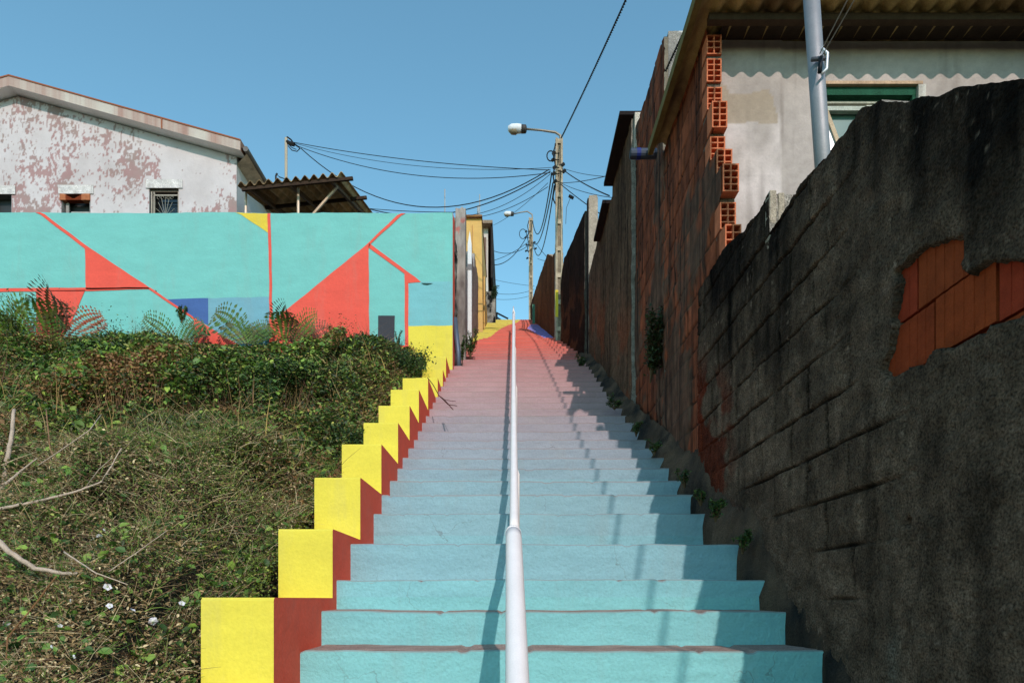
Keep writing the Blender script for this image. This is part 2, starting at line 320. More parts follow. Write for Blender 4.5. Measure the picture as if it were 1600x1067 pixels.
# ------------------------------------------------------------ generic rough wall
def wall(name, parent, O, U, N, u0, u1, res, zb, zt, hf, cf, thick=.18, mask=None, mat=M_DARK, capcol=(.2,.19,.17), label=None, cat=None, group=None, toprough=.012):
    O = np.array(O, 'f8'); U = np.array(U, 'f8'); Nn = np.array(N, 'f8')
    us = np.arange(u0, u1+res*.5, res); thick = 0 if mask is not None else thick; zlo = float(np.min(zb(us))); zhi = float(np.max(zt(us)))+.03
    zs = np.arange(zlo, zhi+res, res); uu, zz = np.meshgrid(us, zs, indexing='ij')
    tt = zt(us) + toprough*(fbm(us*9, us*0+3, 11)-.5)*2; bb = zb(us)
    zc = np.clip(zz, bb[:,None], tt[:,None])
    h = hf(uu, zc); c = cf(uu, zc)
    V = O + uu[...,None]*U + h[...,None]*Nn; V[...,2] += zc
    nu, nz = uu.shape; idx = np.arange(nu*nz).reshape(nu, nz)
    q = np.stack([idx[:-1,:-1], idx[1:,:-1], idx[1:,1:], idx[:-1,1:]], -1).reshape(-1, 4)
    zr = zc.ravel(); ok = (zr[q[:,3]] > zr[q[:,0]]+1e-6) | (zr[q[:,2]] > zr[q[:,1]]+1e-6)
    if mask is not None:
        mk = mask(uu, zc).ravel(); ok &= mk[q].sum(1) >= 3
    q = q[ok]; Vf = V.reshape(-1, 3); Cf = c.reshape(-1, 3)
    # orientation: outward = N
    if np.dot(np.cross(U, (0,0,1)), Nn) < 0: q = q[:, ::-1]
    Vs = [Vf]; Cs = [Cf]; Fs = [q]; off = len(Vf)
    cc = np.array(capcol)
    def strip(A, Bp, col):
        nonlocal off
        n = len(A); Vs.append(np.concatenate([A, Bp])); Cs.append(np.tile(col, (2*n, 1))*(.8+.4*fbm(np.arange(2*n)*.3, np.zeros(2*n), 5))[:,None])
        i = np.arange(n-1); Fs.append(np.stack([off+i, off+i+1, off+n+i+1, off+n+i], -1)); off += 2*n
    if thick:
        top = O + us[:,None]*U; top[:,2] += tt; fr = V[:, -1, :].copy()
        bk = top - thick*Nn; bk[:,2] -= .01
        strip(fr, bk, cc)
        lo = bk.copy(); lo[:,2] = O[2]+bb; strip(bk, lo, cc)
        if mask is None:
            for e in (0, -1):
                a = V[e]; b2 = a - (thick)*Nn; strip(a, b2, cc)
    o = np_mesh(name, np.concatenate(Vs), np.concatenate(Fs), np.concatenate(Cs), mat, parent, smooth=False)
    if parent is None: recenter(o)
    if label: tag(o, label, cat, group)
    return o
def bricks(u, z, bw, bh, jw, seed=1, wob=.006):
    zz = z + wob*(fbm(u*3, z*3, seed)-.5)*2; r = np.floor(zz/bh)
    uo = u + (r % 2)*bw/2 + (_h(r, r*0, seed)-.5)*bw*.25 + wob*(fbm(u*3+7, z*3, seed)-.5)*2
    c = np.floor(uo/bw); fu = uo/bw-c; fz = zz/bh-r
    du = np.minimum(fu, 1-fu)*bw; dz = np.minimum(fz, 1-fz)*bh
    jj = jw*(.5+.9*fbm(u*14, z*14, seed+2)); g = ss(.25, 1.0, np.minimum(du, dz)/jj)
    return g, _h(c, r, seed+9), fu, fz
def streaks(u, z, s): return fbm(u*7, z*.8, s, 4)*.6 + fbm(u*19, z*1.3, s+5, 3)*.4
GREY = np.array(L(118,112,102)); BLK = np.array(L(26,25,24)); ORG = np.array(L(196,98,62)); PLAST = np.array(L(140,130,118))
# --- right: near block wall (runs along the stairs, faces them)
XW = 1.50
patch = [((1200+x/2.667-800), 935-(250+y/2.667)) for x, y in ((523,480),(600,400),(640,370),(720,365),(795,315),(825,420),(850,470),(940,420),(1067,405),(1300,330),(1300,560),(1067,640),(900,710),(770,790),(520,905),(480,865),(500,760),(525,660))]
patch = [(XW*F/a, XW*b/a) for a, b in patch]
NT = interp([-3,1.2,2.0,2.23,2.36,2.52,2.71,2.86,3.12,3.47,3.80,3.88,3.90,4.3,4.75,5.4],[ -1.0,1.0,1.55,1.70,1.78,1.88,2.04,2.10,2.10,2.15,2.13,2.13,2.37,2.38,2.49,2.47])
def n_in(u, z): return inpoly(u + .05*(fbm(u*9, z*9, 31)-.5)*2, z + .05*(fbm(u*9+5, z*9, 33)-.5)*2, patch)
def BLKM(u, z): return ss(2.6, 3.25, u + 1.5*(fbm(u*1.6, z*1.6, 41)-.5) - .10*z)*ss(.25, .5, z-(.52*u-1.9)+.5*(fbm(u*2, z*2, 43)-.5))*(.35+.65*ss(.34, .46, fbm(u*2.6, z*3.4, 45)+.08))
def n_h(u, z):
    g, r, fu, fz = bricks(u, z, .42, .235, .011, 3)
    blk = BLKM(u, z)
    h = .022*(fbm(u*2.2, z*2.2, 21)-.5)+.02*(fbm(u*12, z*12, 23)-.5)+.010*(fbm(u*42, z*42, 25)-.5)
    h = h - .022*(1-g)*blk + .010*(r-.5)*blk
    ip = n_in(u, z); g2, r2, _, _ = bricks(u, z+.03, .31, .21, .010, 6, .003)
    h = np.where(ip, -.055, h)
    hole = ss(.03, .015, np.hypot(u-2.52, z-.29)+.01*(fbm(u*60, z*60, 3)))+ss(.018, .008, np.hypot(u-3.35, z-.65))
    return h - .04*hole
def n_c(u, z):
    g, r, fu, fz = bricks(u, z, .42, .235, .011, 3)
    blk = BLKM(u, z)
    n = fbm(u*2.5, z*2.0, 51); s = streaks(u, z, 53); top = NT(u)-z
    k = np.clip(.10 + 1.9*(s-.5) + 1.1*(n-.5) + .55*ss(.55, .0, top) + .35*ss(3.3, 4.3, u)*ss(1.0, 1.6, z), 0, 1)
    c = mixc(GREY*.72, GREY*1.5, np.clip(fbm(u*6, z*6, 55)*1.8-.4, 0, 1))
    c = mixc(c, BLK*.8, k*.93)
    lt = ss(.07, .02, np.abs(u-2.62-.03*(fbm(z*4, z*0, 7)-.5)))*ss(.45, .75, fbm(u*8, z*3, 8))*ss(1.0, .6, z)
    c = mixc(c, np.array(L(130,136,130))*.8, lt*.8)
    sp = ss(.80, .86, vn(u*55, z*38, 61))*ss(.55, .75, fbm(u*5, z*5, 63)); c = mixc(c, np.array(L(165,160,150)), sp*.7)
    c = c*(1+.35*(r[...,None]-.4)*blk[...,None]); c = mixc(c, BLK*.25, (1-g)*.92*blk)
    # orange brick showing low near the stairs
    lo = ss(.50, .60, fbm(u*3, z*4, 71)+.35*ss(4.6, 5.3, u)*ss(1.1, .3, z-(.52*u-1.9))-.0)*ss(4.3, 4.9, u)*ss(1.2, .8, z-(.52*u-1.9))
    c = mixc(c, ORG*np.array((.40,.42,.5))*(.7+.5*r[...,None]), lo*.9)
    ip = n_in(u, z); g2, r2, fu2, _ = bricks(u, z+.03, .31, .21, .010, 6, .003)
    st_ = .93+.07*np.cos(z*2*math.pi/.021)
    cb = mixc(ORG*np.array((.40,.34,.30))*(.85+.25*r2[...,None]), BLK*1.6, (1-g2)*.85)*(st_*(.75+.5*fbm(u*5, z*9, 73)))[...,None]
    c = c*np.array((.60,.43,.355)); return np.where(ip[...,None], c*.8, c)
bwall = wall('block_wall', None, (XW,0,0), (0,1,0), (-1,0,0), -.6, 5.38, .0078, lambda u: stair(u)-.5, NT, n_h, n_c, .17, mat=M_DARK, capcol=L(150,140,128),
     label='blackened concrete block wall along the right of the stairs with a hole showing orange bricks', cat='wall', toprough=.02)
rb = random.Random(5)
for z0, joint0 in ((1.302, 2.349), (1.087, 2.504), (.872, 2.404), (.657, 2.5)):     # bricks laid bare inside the hole
    for i in range(-4, 3):
        a = joint0 + i*.31 + .005; b = a + .300; dx = rb.uniform(-.002, .004); c0 = tuple(q*rb.uniform(.85, 1.12) for q in (ORG*np.array((.60, .43, .34))))
        m = MB(); x0 = XW+.026+dx; zz = z0+rb.uniform(-.003,.003)
        if not (a < 2.85 and b > 1.6): continue
        yy = a
        while yy < b-.001:        # shallow scored ridges on the brick face
            y2 = min(b, yy+.025); m.box((x0+(.0015 if int((yy-a)/.025+.5) % 2 else 0), yy, zz), (x0+.06, y2, zz+.203), c0); yy = y2
        m.build('exposed_brick', M_BRICK, bwall)
# small concrete post behind the top of that wall
m = MB(); m.box((1.505,3.885,1.9),(1.545,3.96,2.385), L(165,150,132)); m.box((1.556,3.885,1.9),(1.592,3.96,2.37), L(165,150,132)); m.box((1.54,3.90,1.9),(1.56,3.955,2.36), L(90,80,72))
tag(recenter(m.build('fence_post', M_CONC, bevel=.006)), 'short grooved concrete post standing on the blackened block wall below the teeth of broken bricks', 'post')
# --- footing of rough mortar between the steps and the wall
us = np.arange(-.5, 12.6, .02); V = []; rows = 9
XWF = interp([0, 5.4, 8.2, 12.2, 12.6], [XW+.02, XW+.04, 1.47, 1.41, 1.40])
A = []
for j in range(rows):
    t = j/(rows-1); base = stair(us)
    if j == 0: x = XR(us)+.012*(fbm(us*5, us*0, 81)-.5)*2; z = base-.42
    elif j == 1: x = XR(us)+.05*(fbm(us*5, us*0+1, 82)-.5); z = base-.10
    elif j == 2: x = XR(us)+.02+.05*(fbm(us*5, us*0+2, 82)-.5); z = base-.015
    else:
        s = (j-2)/(rows-3); x = XR(us)+.02+(XWF(us)-XR(us)-.02)*s; z = base+.0+(.30*np.interp(us, [5,8.5], [1,.35]))*s**1.3*(.5+.8*fbm(us*1.5, us*0, 84))+.05*(fbm(us*6, us*0+j, 85)-.5)
    A.append(np.stack([x+.02*(fbm(us*14, us*0+j*3, 86)-.5)+.03*(fbm(us*30, us*0+j*.9, 89)-.5), us, z+.03*(fbm(us*14, us*0+j*.7, 87)-.5)], -1))
A = np.stack(A, 1); nu = len(us); idx = np.arange(nu*rows).reshape(nu, rows)
q = np.stack([idx[:-1,:-1], idx[:-1,1:], idx[1:,1:], idx[1:,:-1]], -1).reshape(-1, 4)
fc = mixc(np.array(L(100,80,64)), BLK*1.5, np.clip(fbm(A[...,1]*4, A[...,0]*9, 88)*2-.6, 0, 1))
fo = np_mesh('wall_footing', A.reshape(-1,3), q, fc.reshape(-1,3), M_CONC); recenter(fo)
tag(fo, 'rough sloping mortar footing between the step ends and the right hand walls', 'footing')
# ------------------------------------------------------------ brick house on the right
hs = thing('brick_house', 'unfinished orange brick house with toothed wall corner, cream front and green window', 'house', (2.8, 5.9, 1))
XB = 1.525
teeth = [(4.25,4.40,5.20),(4.035,4.215,5.20),(3.81,3.985,5.19),(3.58,3.78,5.06),(3.365,3.545,5.11),(3.15,3.338,4.945),(2.935,3.135,4.80),(2.70,2.895,4.865),(2.45,2.67,4.75)]
def ystart(z):
    r = np.full(z.shape, 5.38)
    for a, b, d in teeth: r = np.where((z >= a-.03) & (z < b+.012), d+.002, r)
    return np.where(z > 4.38, 5.2, r)
ZOFF = 4.215
def b_h(u, z):
    g, r, fu, fz = bricks(u, z-ZOFF+20*.2145, .31, .2145, .012, 12, .002); pl = ss(.52, .60, fbm(u*1.3, z*1.3, 91)+.06*(fbm(u*12, z*12, 92)-.5))
    return .010*(fbm(u*8, z*8, 93)-.5) - .016*(1-g)*(1-pl*.7) + .007*(r-.5)*(1-pl) + .012*pl
def b_c(u, z, k=1.0, plb=0):
    g, r, fu, fz = bricks(u, z-ZOFF+20*.2145, .31, .2145, .012, 12, .002); pl = ss(.50, .64, fbm(u*1.3, z*1.3, 91)+.34*(fbm(u*14, z*10, 92)-.5)+plb)
    c = ORG*np.array((.54,.66,.74))*(.65+.5*r[...,None])*(.7+.6*fbm(u*9, z*5, 94))[...,None]*k
    c = mixc(c, BLK*1.4, (1-g)*.85)
    c = mixc(c, GREY*np.array((.58,.43,.36))*(.6+.8*fbm(u*7, z*7, 97))[...,None], pl*.80)
    s = streaks(u*2.2, z*1.2, 95); c = c*(.55+.9*fbm(u*16, z*9, 98))[...,None]; return mixc(c, BLK*.9, np.clip((s-.48)*4, 0, .85))
wall('side_wall', hs, (XB,0,0), (0,1,0), (-1,0,0), 4.70, 6.684, .016, lambda u: np.where(u < 5.37, 2.45, stair(u)-.3), lambda u: u*0+4.462, b_h,
     lambda u, z: b_c(u, z, 1.0, .09*ss(3.0, 1.5, z)), .10, mask=lambda u, z: u >= ystart(z), mat=M_BRICK, capcol=ORG*.5)
HB = L(208,120,84)
for i, (a, b, d) in enumerate(teeth):
    m = MB(); x0, x1 = XB-.004, XB+.112; w_ = .009; nv = 4 if b-a > .16 else 3
    if i == 8: nv = 4
    for xx in (x0, (x0+x1)/2-w_/2, x1-w_): m.box((xx,d-.002,a),(xx+w_,d+.13,b), HB)
    for j in range(nv+1):
        z = a+(b-a-w_)*j/nv
        for xa, xb in ((x0+w_, (x0+x1)/2-w_/2), ((x0+x1)/2+w_/2, x1-w_)): m.box((xa,d-.001,z),(xb,d+.13,z+w_), HB)
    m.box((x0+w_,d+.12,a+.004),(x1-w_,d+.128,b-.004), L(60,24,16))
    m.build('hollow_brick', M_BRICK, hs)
for i in range(len(teeth)-1):      # mortar beds between the teeth
    a0, b0, d0 = teeth[i]; a1, b1, d1 = teeth[i+1]
    if a0 - b1 > .003:
        m = MB(); m.box((XB+.004,max(d0,d1)+.02,b1),(XB+.108,5.33,a0), L(110,96,84)); m.build('mortar_bed', M_CONC, hs)
# cream front
CX0, CX1, CD = XB+.115, 5.6, 5.33
wx0, wx1, wz1, wz0 = 2.487, 3.265, 4.13, 3.0
def c_c(u, z):
    c = mixc(np.array(L(196,190,184)), np.array(L(172,166,160)), np.clip(fbm(u*2, z*3, 101)*2-.5, 0, 1))
    lt = ss(2.17, 2.15, u+.02*fbm(u*9, z*9, 5)); c = mixc(c, np.array(L(214,208,204)), lt*np.clip(fbm(u*4, z*4, 103)*2.4-.5, 0, 1)*ss(3.9, 3.75, z))
    pt = inpoly(u+.03*(fbm(u*20, z*20, 105)-.5)*2, z+.02*(fbm(u*20+3, z*20, 106)-.5), [(1.5,4.14),(1.72,4.10),(1.75,4.02),(2.06,4.06),(2.12,3.9),(2.13,3.80),(1.5,3.80)])
    c = mixc(c, np.array(L(168,156,136)), pt*.85)
    s = streaks(u, z, 107); c = mixc(c, np.array(L(120,112,104)), np.clip((s-.62)*3, 0, .5))
    c = c*(.88+.24*fbm(u*26, z*26, 108, 3))[...,None]; fl_ = ss(.010, .003, np.abs((z*1.9+.1) % 1-.5)/1.9)+ss(.008, .002, np.abs(u-2.16)); c = mixc(c, c*.72, np.clip(fl_, 0, 1)*ss(.4, .6, fbm(u*3, z*2, 111)))
    return c*np.array((.88,.80,.78))
wall('front_wall', hs, (0,CD,0), (1,0,0), (0,-1,0), CX0, CX1, .017, lambda u: u*0+1.2, lambda u: u*0+4.46, lambda u, z: .008*(fbm(u*6, z*6, 109)-.5)+.010*ss(2.17, 2.15, u), c_c,
     .15, mask=lambda u, z: ~((u > wx0) & (u < wx1) & (z > wz0) & (z < wz1)), mat=M_WHITE, capcol=L(150,145,140), toprough=0)
GR = L(34,84,62); CRM = L(205,180,150)
wn = MB()
wn.box((wx0-.03,CD-.012,wz1-.02),(wx1+.02,CD+.12,wz1+.004), L(196,164,136)); wn.box((wx1-.015,CD-.010,wz0),(wx1+.045,CD+.12,wz1-.02), L(196,190,180)); wn.box((wx0-.03,CD-.010,wz0),(wx0+.01,CD+.12,wz1-.02), L(196,190,180))
wf = wn.build('window_frame', M_WOOD, hs)
sa = MB()
sa.box((wx0+.012,CD+.02,wz1-.085),(wx1-.018,CD+.07,wz1-.022), GR); sa.box((wx1-.045,CD+.022,wz0),(wx1-.018,CD+.068,wz1-.086), GR)
sa.box((wx0+.012,CD+.024,wz1-.15),(wx1-.05,CD+.062,wz1-.136), L(170,168,150))
sa.box((wx0+.36,CD+.016,wz0),(wx0+.41,CD+.065,wz1-.17), L(196,196,182)); sa.box((wx0+.012,CD+.018,wz1-.21),(wx0+.355,CD+.063,wz1-.176), L(186,190,178))
sa.box((wx0+.31,CD+.03,wz0),(wx0+.355,CD+.06,wz1-.215), L(176,184,172)); sa.build('sash', M_WOOD, wf)
m = MB(); m.poly([(wx0,CD+.075,wz0),(wx1,CD+.075,wz0),(wx1,CD+.075,wz1),(wx0,CD+.075,wz1)], GR); m.build('pane', glass_mat('green_glass', L(78,112,102), .25), wf)
m = MB(); a = Vector((wx0+.015, CD-.02, wz1-.24)); b = Vector((wx0+.30, CD-.09, wz0+.0)); m.bar(a, b, .03, .028, CRM)
m.build('open_sash_stile', M_WOOD, wf)
m = MB(); m.poly([(wx0+.02,CD-.018,wz1-.28),(wx0+.28,CD-.08,wz0),(wx0-.05,CD-.03,wz0),(wx0-.05,CD-.018,wz1-.28)], (1,1,1)); m.build('open_sash_pane', M_PALEGLASS, wf)
def corrug(name, parent, x0, x1, y0, y1, zf, amp=.022, pitch=.145, th=.008, mat=M_ROOF, col=L(120,104,64), col2=L(60,48,34), nper=10, ny=24):
    xs = np.arange(x0, x1, pitch/nper); ys = np.linspace(y0, y1, ny); X, Y = np.meshgrid(xs, ys, indexing='ij')
    Z = zf(X, Y) + amp*np.sin(X*2*math.pi/pitch); n, k = X.shape; idx = np.arange(n*k).reshape(n, k)
    q = np.stack([idx[:-1,:-1], idx[:-1,1:], idx[1:,1:], idx[1:,:-1]], -1).reshape(-1, 4)
    T = np.stack([X, Y, Z+th], -1).reshape(-1,3); Bm = np.stack([X, Y, Z], -1).reshape(-1,3)
    c = mixc(np.array(col), np.array(col2), np.clip(fbm(X*3, Y*2, 121)*2.4-.7, 0, 1)).reshape(-1,3)
    e0 = idx[:,0]; e1 = idx[:,-1]; s0 = idx[0]; s1 = idx[-1]; Fl = [q[:, ::-1], q+n*k]
    for e in (e0, e1, s0, s1): Fl.append(np.stack([e[:-1], e[1:], e[1:]+n*k, e[:-1]+n*k], -1))
    return np_mesh(name, np.concatenate([Bm, T]), np.concatenate(Fl), np.concatenate([c, c*.9]), mat, parent, smooth=True)
corrug('roof', hs, 1.40, 5.9, 4.87, 6.62, lambda X, Y: 4.475+.0*X+.02*(Y-4.87), col=L(176,150,96), col2=L(104,82,58))
m = MB(); m.bar((1.385,4.84,4.475),(1.385,6.66,4.478), .05, .085, L(120,104,58)); m.build('verge_board', M_WOOD, hs)
m = MB(); m.box((1.5,5.06,4.40),(5.8,5.12,4.452), L(70,54,38)); m.box((1.64,5.18,4.462),(5.8,5.32,4.47), L(60,48,38)); m.build('roof_batten', M_WOOD, hs)
m = MB(); m.tube([(1.20,6.74,4.50),(1.46,6.74,4.50)], .05, 14, L(62,70,84)); m.tube([(1.26,6.74,4.50),(1.30,6.74,4.50)], .053, 14, L(30,44,110)); m.tube([(1.195,6.74,4.50),(1.1995,6.74,4.50)], .043, 14, L(10,10,12))
m.build('drain_pipe', M_RAIL, hs, smooth=False)
m = MB(); m.poly([(3.95,5.0,3.95),(4.6,5.0,4.5),(4.6,5.3,4.5),(3.95,5.3,3.95)], L(50,44,38)); m.poly([(4.6,5.0,4.46),(3.95,5.0,3.91),(3.95,5.3,3.91),(4.6,5.3,4.46)], L(50,44,38)); m.poly([(3.95,5.0,3.91),(4.6,5.0,4.46),(4.6,5.0,4.5),(3.95,5.0,3.95)], L(60,52,44))
m.build('canopy', M_ROOF, hs)
m = MB(); m.box((5.45,CD+.01,1.2),(5.6,9,4.4), L(160,150,140)); m.build('rear_wall', M_CONC, hs)
# --- taller brick building behind it
h2 = thing('brick_building', 'taller windowless brick building with a grey rendered front edge rising behind the corrugated roof', 'building', (2.4, 7.4, 1.8))
wall('side_wall', h2, (1.523,0,0), (0,1,0), (-1,0,0), 6.665, 8.2, .022, lambda u: stair(u)-.3, interp([6.6,6.75,8.2],[5.6,5.66,5.76]), b_h, lambda u, z: b_c(u, z, .9, .10*ss(4.0, 2.6, z)), .12, mat=M_BRICK, capcol=L(130,120,105))
wall('front_wall', h2, (0,6.66,0), (1,0,0), (0,-1,0), 1.565, 4.2, .03, lambda u: u*0+4.0, interp([1.5,1.56,1.75,2.1,4.2],[5.58,5.68,5.68,5.58,5.3]), lambda u, z: .02*(fbm(u*7, z*7, 131)-.5),
     lambda u, z: mixc(mixc(np.array(L(120,116,112)), np.array(L(160,154,146)), np.clip(fbm(u*6, z*6, 133)*2-.5, 0, 1)), np.array(L(235,235,230)), ss(.62,.68,fbm(u*5+2, z*8, 135))*ss(5.45,5.55,z)), .2, mat=M_CONC, capcol=L(150,144,136))
m = MB(); m.box((3.6,6.9,2),(3.8,8.2,5.4), L(120,110,100)); m.build('rear_wall', M_CONC, h2)
# --- grey streaked wall with black roof sheets
def g_h(s): return lambda u, z: .03*(fbm(u*3, z*3, s)-.5)+.02*(fbm(u*12, z*12, s+2)-.5)
def g_c(s, base, base2, dark=.5, foot=None):
    def f(u, z):
        st_ = streaks(u*1.6, z*.7, s); c = mixc(np.array(base), np.array(base2), np.clip(fbm(u*2, z*1.2, s+1)*2-.5, 0, 1))
        c = mixc(c, BLK, np.clip((st_-.5)*3+dark-.4, 0, .92))
        if foot is not None: c = mixc(c, np.array(foot), ss(.5, .62, fbm(u*2, z*2, s+3))*ss(1.6, .6, z-stair(u))*.6)
        return c*np.array((.80,.60,.50))
    return f
h3 = thing('rendered_outbuilding', 'grey streaked rendered outbuilding with black roof sheets beyond the brick building', 'building', (1.6, 10.2, 3))
XC = interp([8.2,12.2],[1.47,1.41])
wall('side_wall', h3, (1.593,0,0), (-.015,1,0), (-1,0,0), 8.2, 12.18, .03, lambda u: stair(u)-.3, interp([8.2,9.6,9.61,9.9,10.9,10.95,12.2],[5.9,5.93,5.8,5.84,5.86,5.98,5.95]), g_h(141), g_c(143, L(126,112,98), L(96,84,72), .42, L(150,92,66)), .3, mat=M_DARK, capcol=L(150,140,128))
m = MB(); m.box((1.32,8.16,5.93),(1.9,9.58,5.975), L(34,26,24)); m.box((1.335,9.82,5.83),(1.9,10.88,5.88), L(34,26,24)); m.build('roof', M_ROOF, h3)
m = MB(); m.box((1.50,8.12,5.50),(1.62,8.2,5.93), L(190,180,165)); m.box((1.6,8.2,3.6),(2.6,8.3,5.8), L(120,110,100)); m.build('front_wall', M_CONC, h3)
# --- concrete post, dark wall, far walls
m = MB(); m.box((1.405,12.2,3.6),(1.575,12.36,7.36), L(168,154,138)); m.box((1.415,12.21,7.36),(1.565,12.35,7.40), L(168,154,138)); m.box((1.385,12.21,4),(1.405,12.34,7.35), L(40,34,32))
tag(recenter(m.build('concrete_post', M_CONC, bevel=.01)), 'tall square concrete gatepost, sunlit, at the end of the dark wall behind the lamp post', 'post')
wall('dark_wall', None, (1.385+.131*12.1,0,0), (-.131,1,0), (-1,0,0), 12.37, 14.55, .035, lambda u: stair(u)-.3, interp([12.2,13.9,14.2,14.5,14.6],[7.2,7.2,7.25,7.0,6.7]), g_h(151), g_c(153, L(60,48,44), L(52,40,36), .55, L(120,84,60)), .14, capcol=L(90,82,74),
     label='tall black stained wall right behind the sunlit concrete gatepost', cat='wall')
wall('alley_wall', None, (.84+.03*20,0,0), (-.03,1,0), (-1,0,0), 15.35, 25, .05, lambda u: stair(u)-.3, interp([15.3,15.9,15.95,17.4,20.9,25],[7.95,8.15,8.2,9.0,9.95,11.0]), g_h(161), g_c(163, L(150,108,78), L(110,84,66), .33, L(120,84,60)), .2, capcol=L(170,150,128),
     label='brown streaked alley wall at the top of the stairs on the right', cat='wall')
m = MB(); m.box((.99,15.25,6),(1.06,15.35,8.12), L(214,208,196)); m.box((.99,15.24,7.4),(1.05,15.249,7.62), L(190,80,50)); 
tag(recenter(m.build('wall_pier', M_CONC)), 'pale pier with a red brick patch in the brown alley wall', 'pier')
m = MB(); m.box((.66,21.5,8.8),(.74,21.6,9.50), L(70,120,96))
tag(recenter(m.build('gate_post', M_METAL)), 'narrow green gate post at the very top of the stairs', 'post')
# ------------------------------------------------------------ left side of the alley, beyond the mural
def stone(s): return lambda u, z: .07*(fbm(u*5, z*5, s)-.5)+.05*(fbm(u*14, z*14, s+1)-.5)
def stone_c(u, z):
    c = mixc(np.array(L(150,142,130)), np.array(L(96,88,80)), np.clip(fbm(u*5, z*7, 171)*2.4-.7, 0, 1)); return mixc(c, BLK*1.3, ss(.6, .7, fbm(u*7, z*6, 173)))
wall('stone_wall', None, (-1.0,0,0), (0,1,0), (1,0,0), 11.4, 14.0, .03, lambda u: stair(u)-.4, interp([11.4,11.6,11.65,12.6,14],[6.40,6.42,6.3,6.5,7.3]), stone(175), stone_c, .35, mat=M_CONC, capcol=L(70,66,62),
     label='crumbling rubble stone wall just behind the mural wall corner', cat='wall')
def post_c(u, z): c = mixc(np.array(L(168,158,150)), np.array(L(112,100,94)), np.clip(fbm(u*9, z*3, 181)*2.2-.6, 0, 1)); return mixc(c, np.array(L(176,110,100)), ss(.62, .68, fbm(u*8, z*6, 183))*ss(6.4, 6.5, z)*ss(6.9, 6.8, z))
gp = thing('weathered_pier', 'weathered grey pier with traces of pink paint at the corner behind the mural wall', 'pier', (-.93, 12.1, 3.9))
wall('front', gp, (0,12.0,0), (1,0,0), (0,-1,0), -1.02, -.84, .02, lambda u: u*0+3.9, lambda u: u*0+7.05+.05*(vn(u*30, u*0, 3)-.5), lambda u, z: .03*(fbm(u*9, z*5, 185)-.5), post_c, .25, mat=M_WOOD, capcol=L(120,108,100))
wall('side', gp, (-.945,0,0), (0,1,0), (1,0,0), 12.25, 14.1, .03, lambda u: stair(u)-.3, interp([12,12.3,12.32,13.6,14.2],[7.0,7.0,6.55,6.6,7.1]), lambda u, z: .04*(fbm(u*4, z*2, 186)-.5), post_c, .2, mat=M_WOOD, capcol=L(140,130,120))
m = MB(); m.box((-.945,14.18,5.2),(-.862,14.32,7.55), L(226,224,222)); m.poly([(-.945,14.18,7.55),(-.862,14.18,7.55),(-.90,14.2,7.85)], L(226,224,222)); m.box((-.950,14.17,7.0),(-.858,14.33,7.12), L(130,126,126))
tag(recenter(m.build('white_pillar', M_WHITE)), 'narrow white pillar with a grey band between the weathered pier and the yellow house', 'pillar')
wall('rendered_wall', None, (-.88,0,0), (0,1,0), (1,0,0), 14.4, 17.4, .05, lambda u: stair(u)-.3, interp([14.4,15.5,15.52,17.4],[7.5,7.7,8.05,8.3]), g_h(187), g_c(188, L(176,168,164), L(140,130,126), .05), .3, mat=M_CONC, capcol=L(170,162,156),
     label='pale grey rendered wall between the white pillar and the yellow house', cat='wall')
yh = thing('yellow_house', 'narrow yellow house front rising above the left wall of the alley', 'house', (-1.2, 19, 7))
YH = B(236,196,110)
m = MB(); m.box((-2.2,17.5,6.6),(-.80,21.5,9.2), B(216,172,84)); m.box((-2.2,17.5,9.2),(-.80,20.6,10.0), YH); m.poly([(-1.6,17.49,10.0),(-.80,17.49,10.0),(-.76,17.49,6.6),(-1.6,17.49,6.6)], YH)
m.build('wall', M_PAINT, yh, bevel=.01)
m = MB(); m.box((-1.22,17.40,9.98),(-.78,20.7,10.03), L(150,110,70)); m.build('coping', M_CONC, yh)
m = MB(); m.box((-1.05,17.46,8.9),(-1.035,17.48,9.8), L(150,110,60)); m.build('wall_pipe', M_METAL, yh); m = MB(); m.box((-.79,18.6,7.0),(-.765,18.7,9.0), L(190,150,80)); m.build('wall_pipe', M_METAL, yh)
for i, (x, y0, y1, dd, lab) in enumerate(((749.5,304,338,18,'thin pale pole sticking up behind the yellow house, the longer one'),(747,322,338,18.4,'short stub of pole sticking up behind the yellow house'),(695,296,333,16,'thin pale pole rising behind the top of the mural wall'))):
    m = MB(); a = P(x, y0, dd); b = P(x, y1+10, dd); b.z -= .6; m.tube([b, a], .016 if i != 1 else .03, 6, L(176,178,178)); tag(recenter(m.build('thin_pole', M_METAL)), lab, 'pole')
wh = thing('far_house', 'small white house with a dark overhanging roof edge at the top left of the alley', 'house', (-1.1, 24, 9.5))
m = MB(); m.box((-1.35,22.2,8.6),(-.80,27,12.35), L(205,198,190)); m.build('wall', M_WHITE, wh)
m = MB(); m.box((-1.4,21.9,12.35),(-.64,27.2,12.45), L(150,130,110)); m.box((-.70,22.0,10.6),(-.64,27.1,12.35), L(46,40,38)); m.build('roof', M_ROOF, wh)
m = MB(); m.box((-.93,22.12,10.7),(-.86,22.19,12.0), L(120,96,84)); m.build('shutter', M_WOOD, wh)
wall('rubble_pillar', None, (0,22.0,0), (1,0,0), (0,-1,0), -1.0, -.55, .03, lambda u: u*0+8.9, lambda u: u*0+10.15, stone(191), stone_c, .5, mat=M_CONC, capcol=L(140,130,120),
     label='short rubble stone pillar with a bush at the top left of the stairs', cat='pillar')
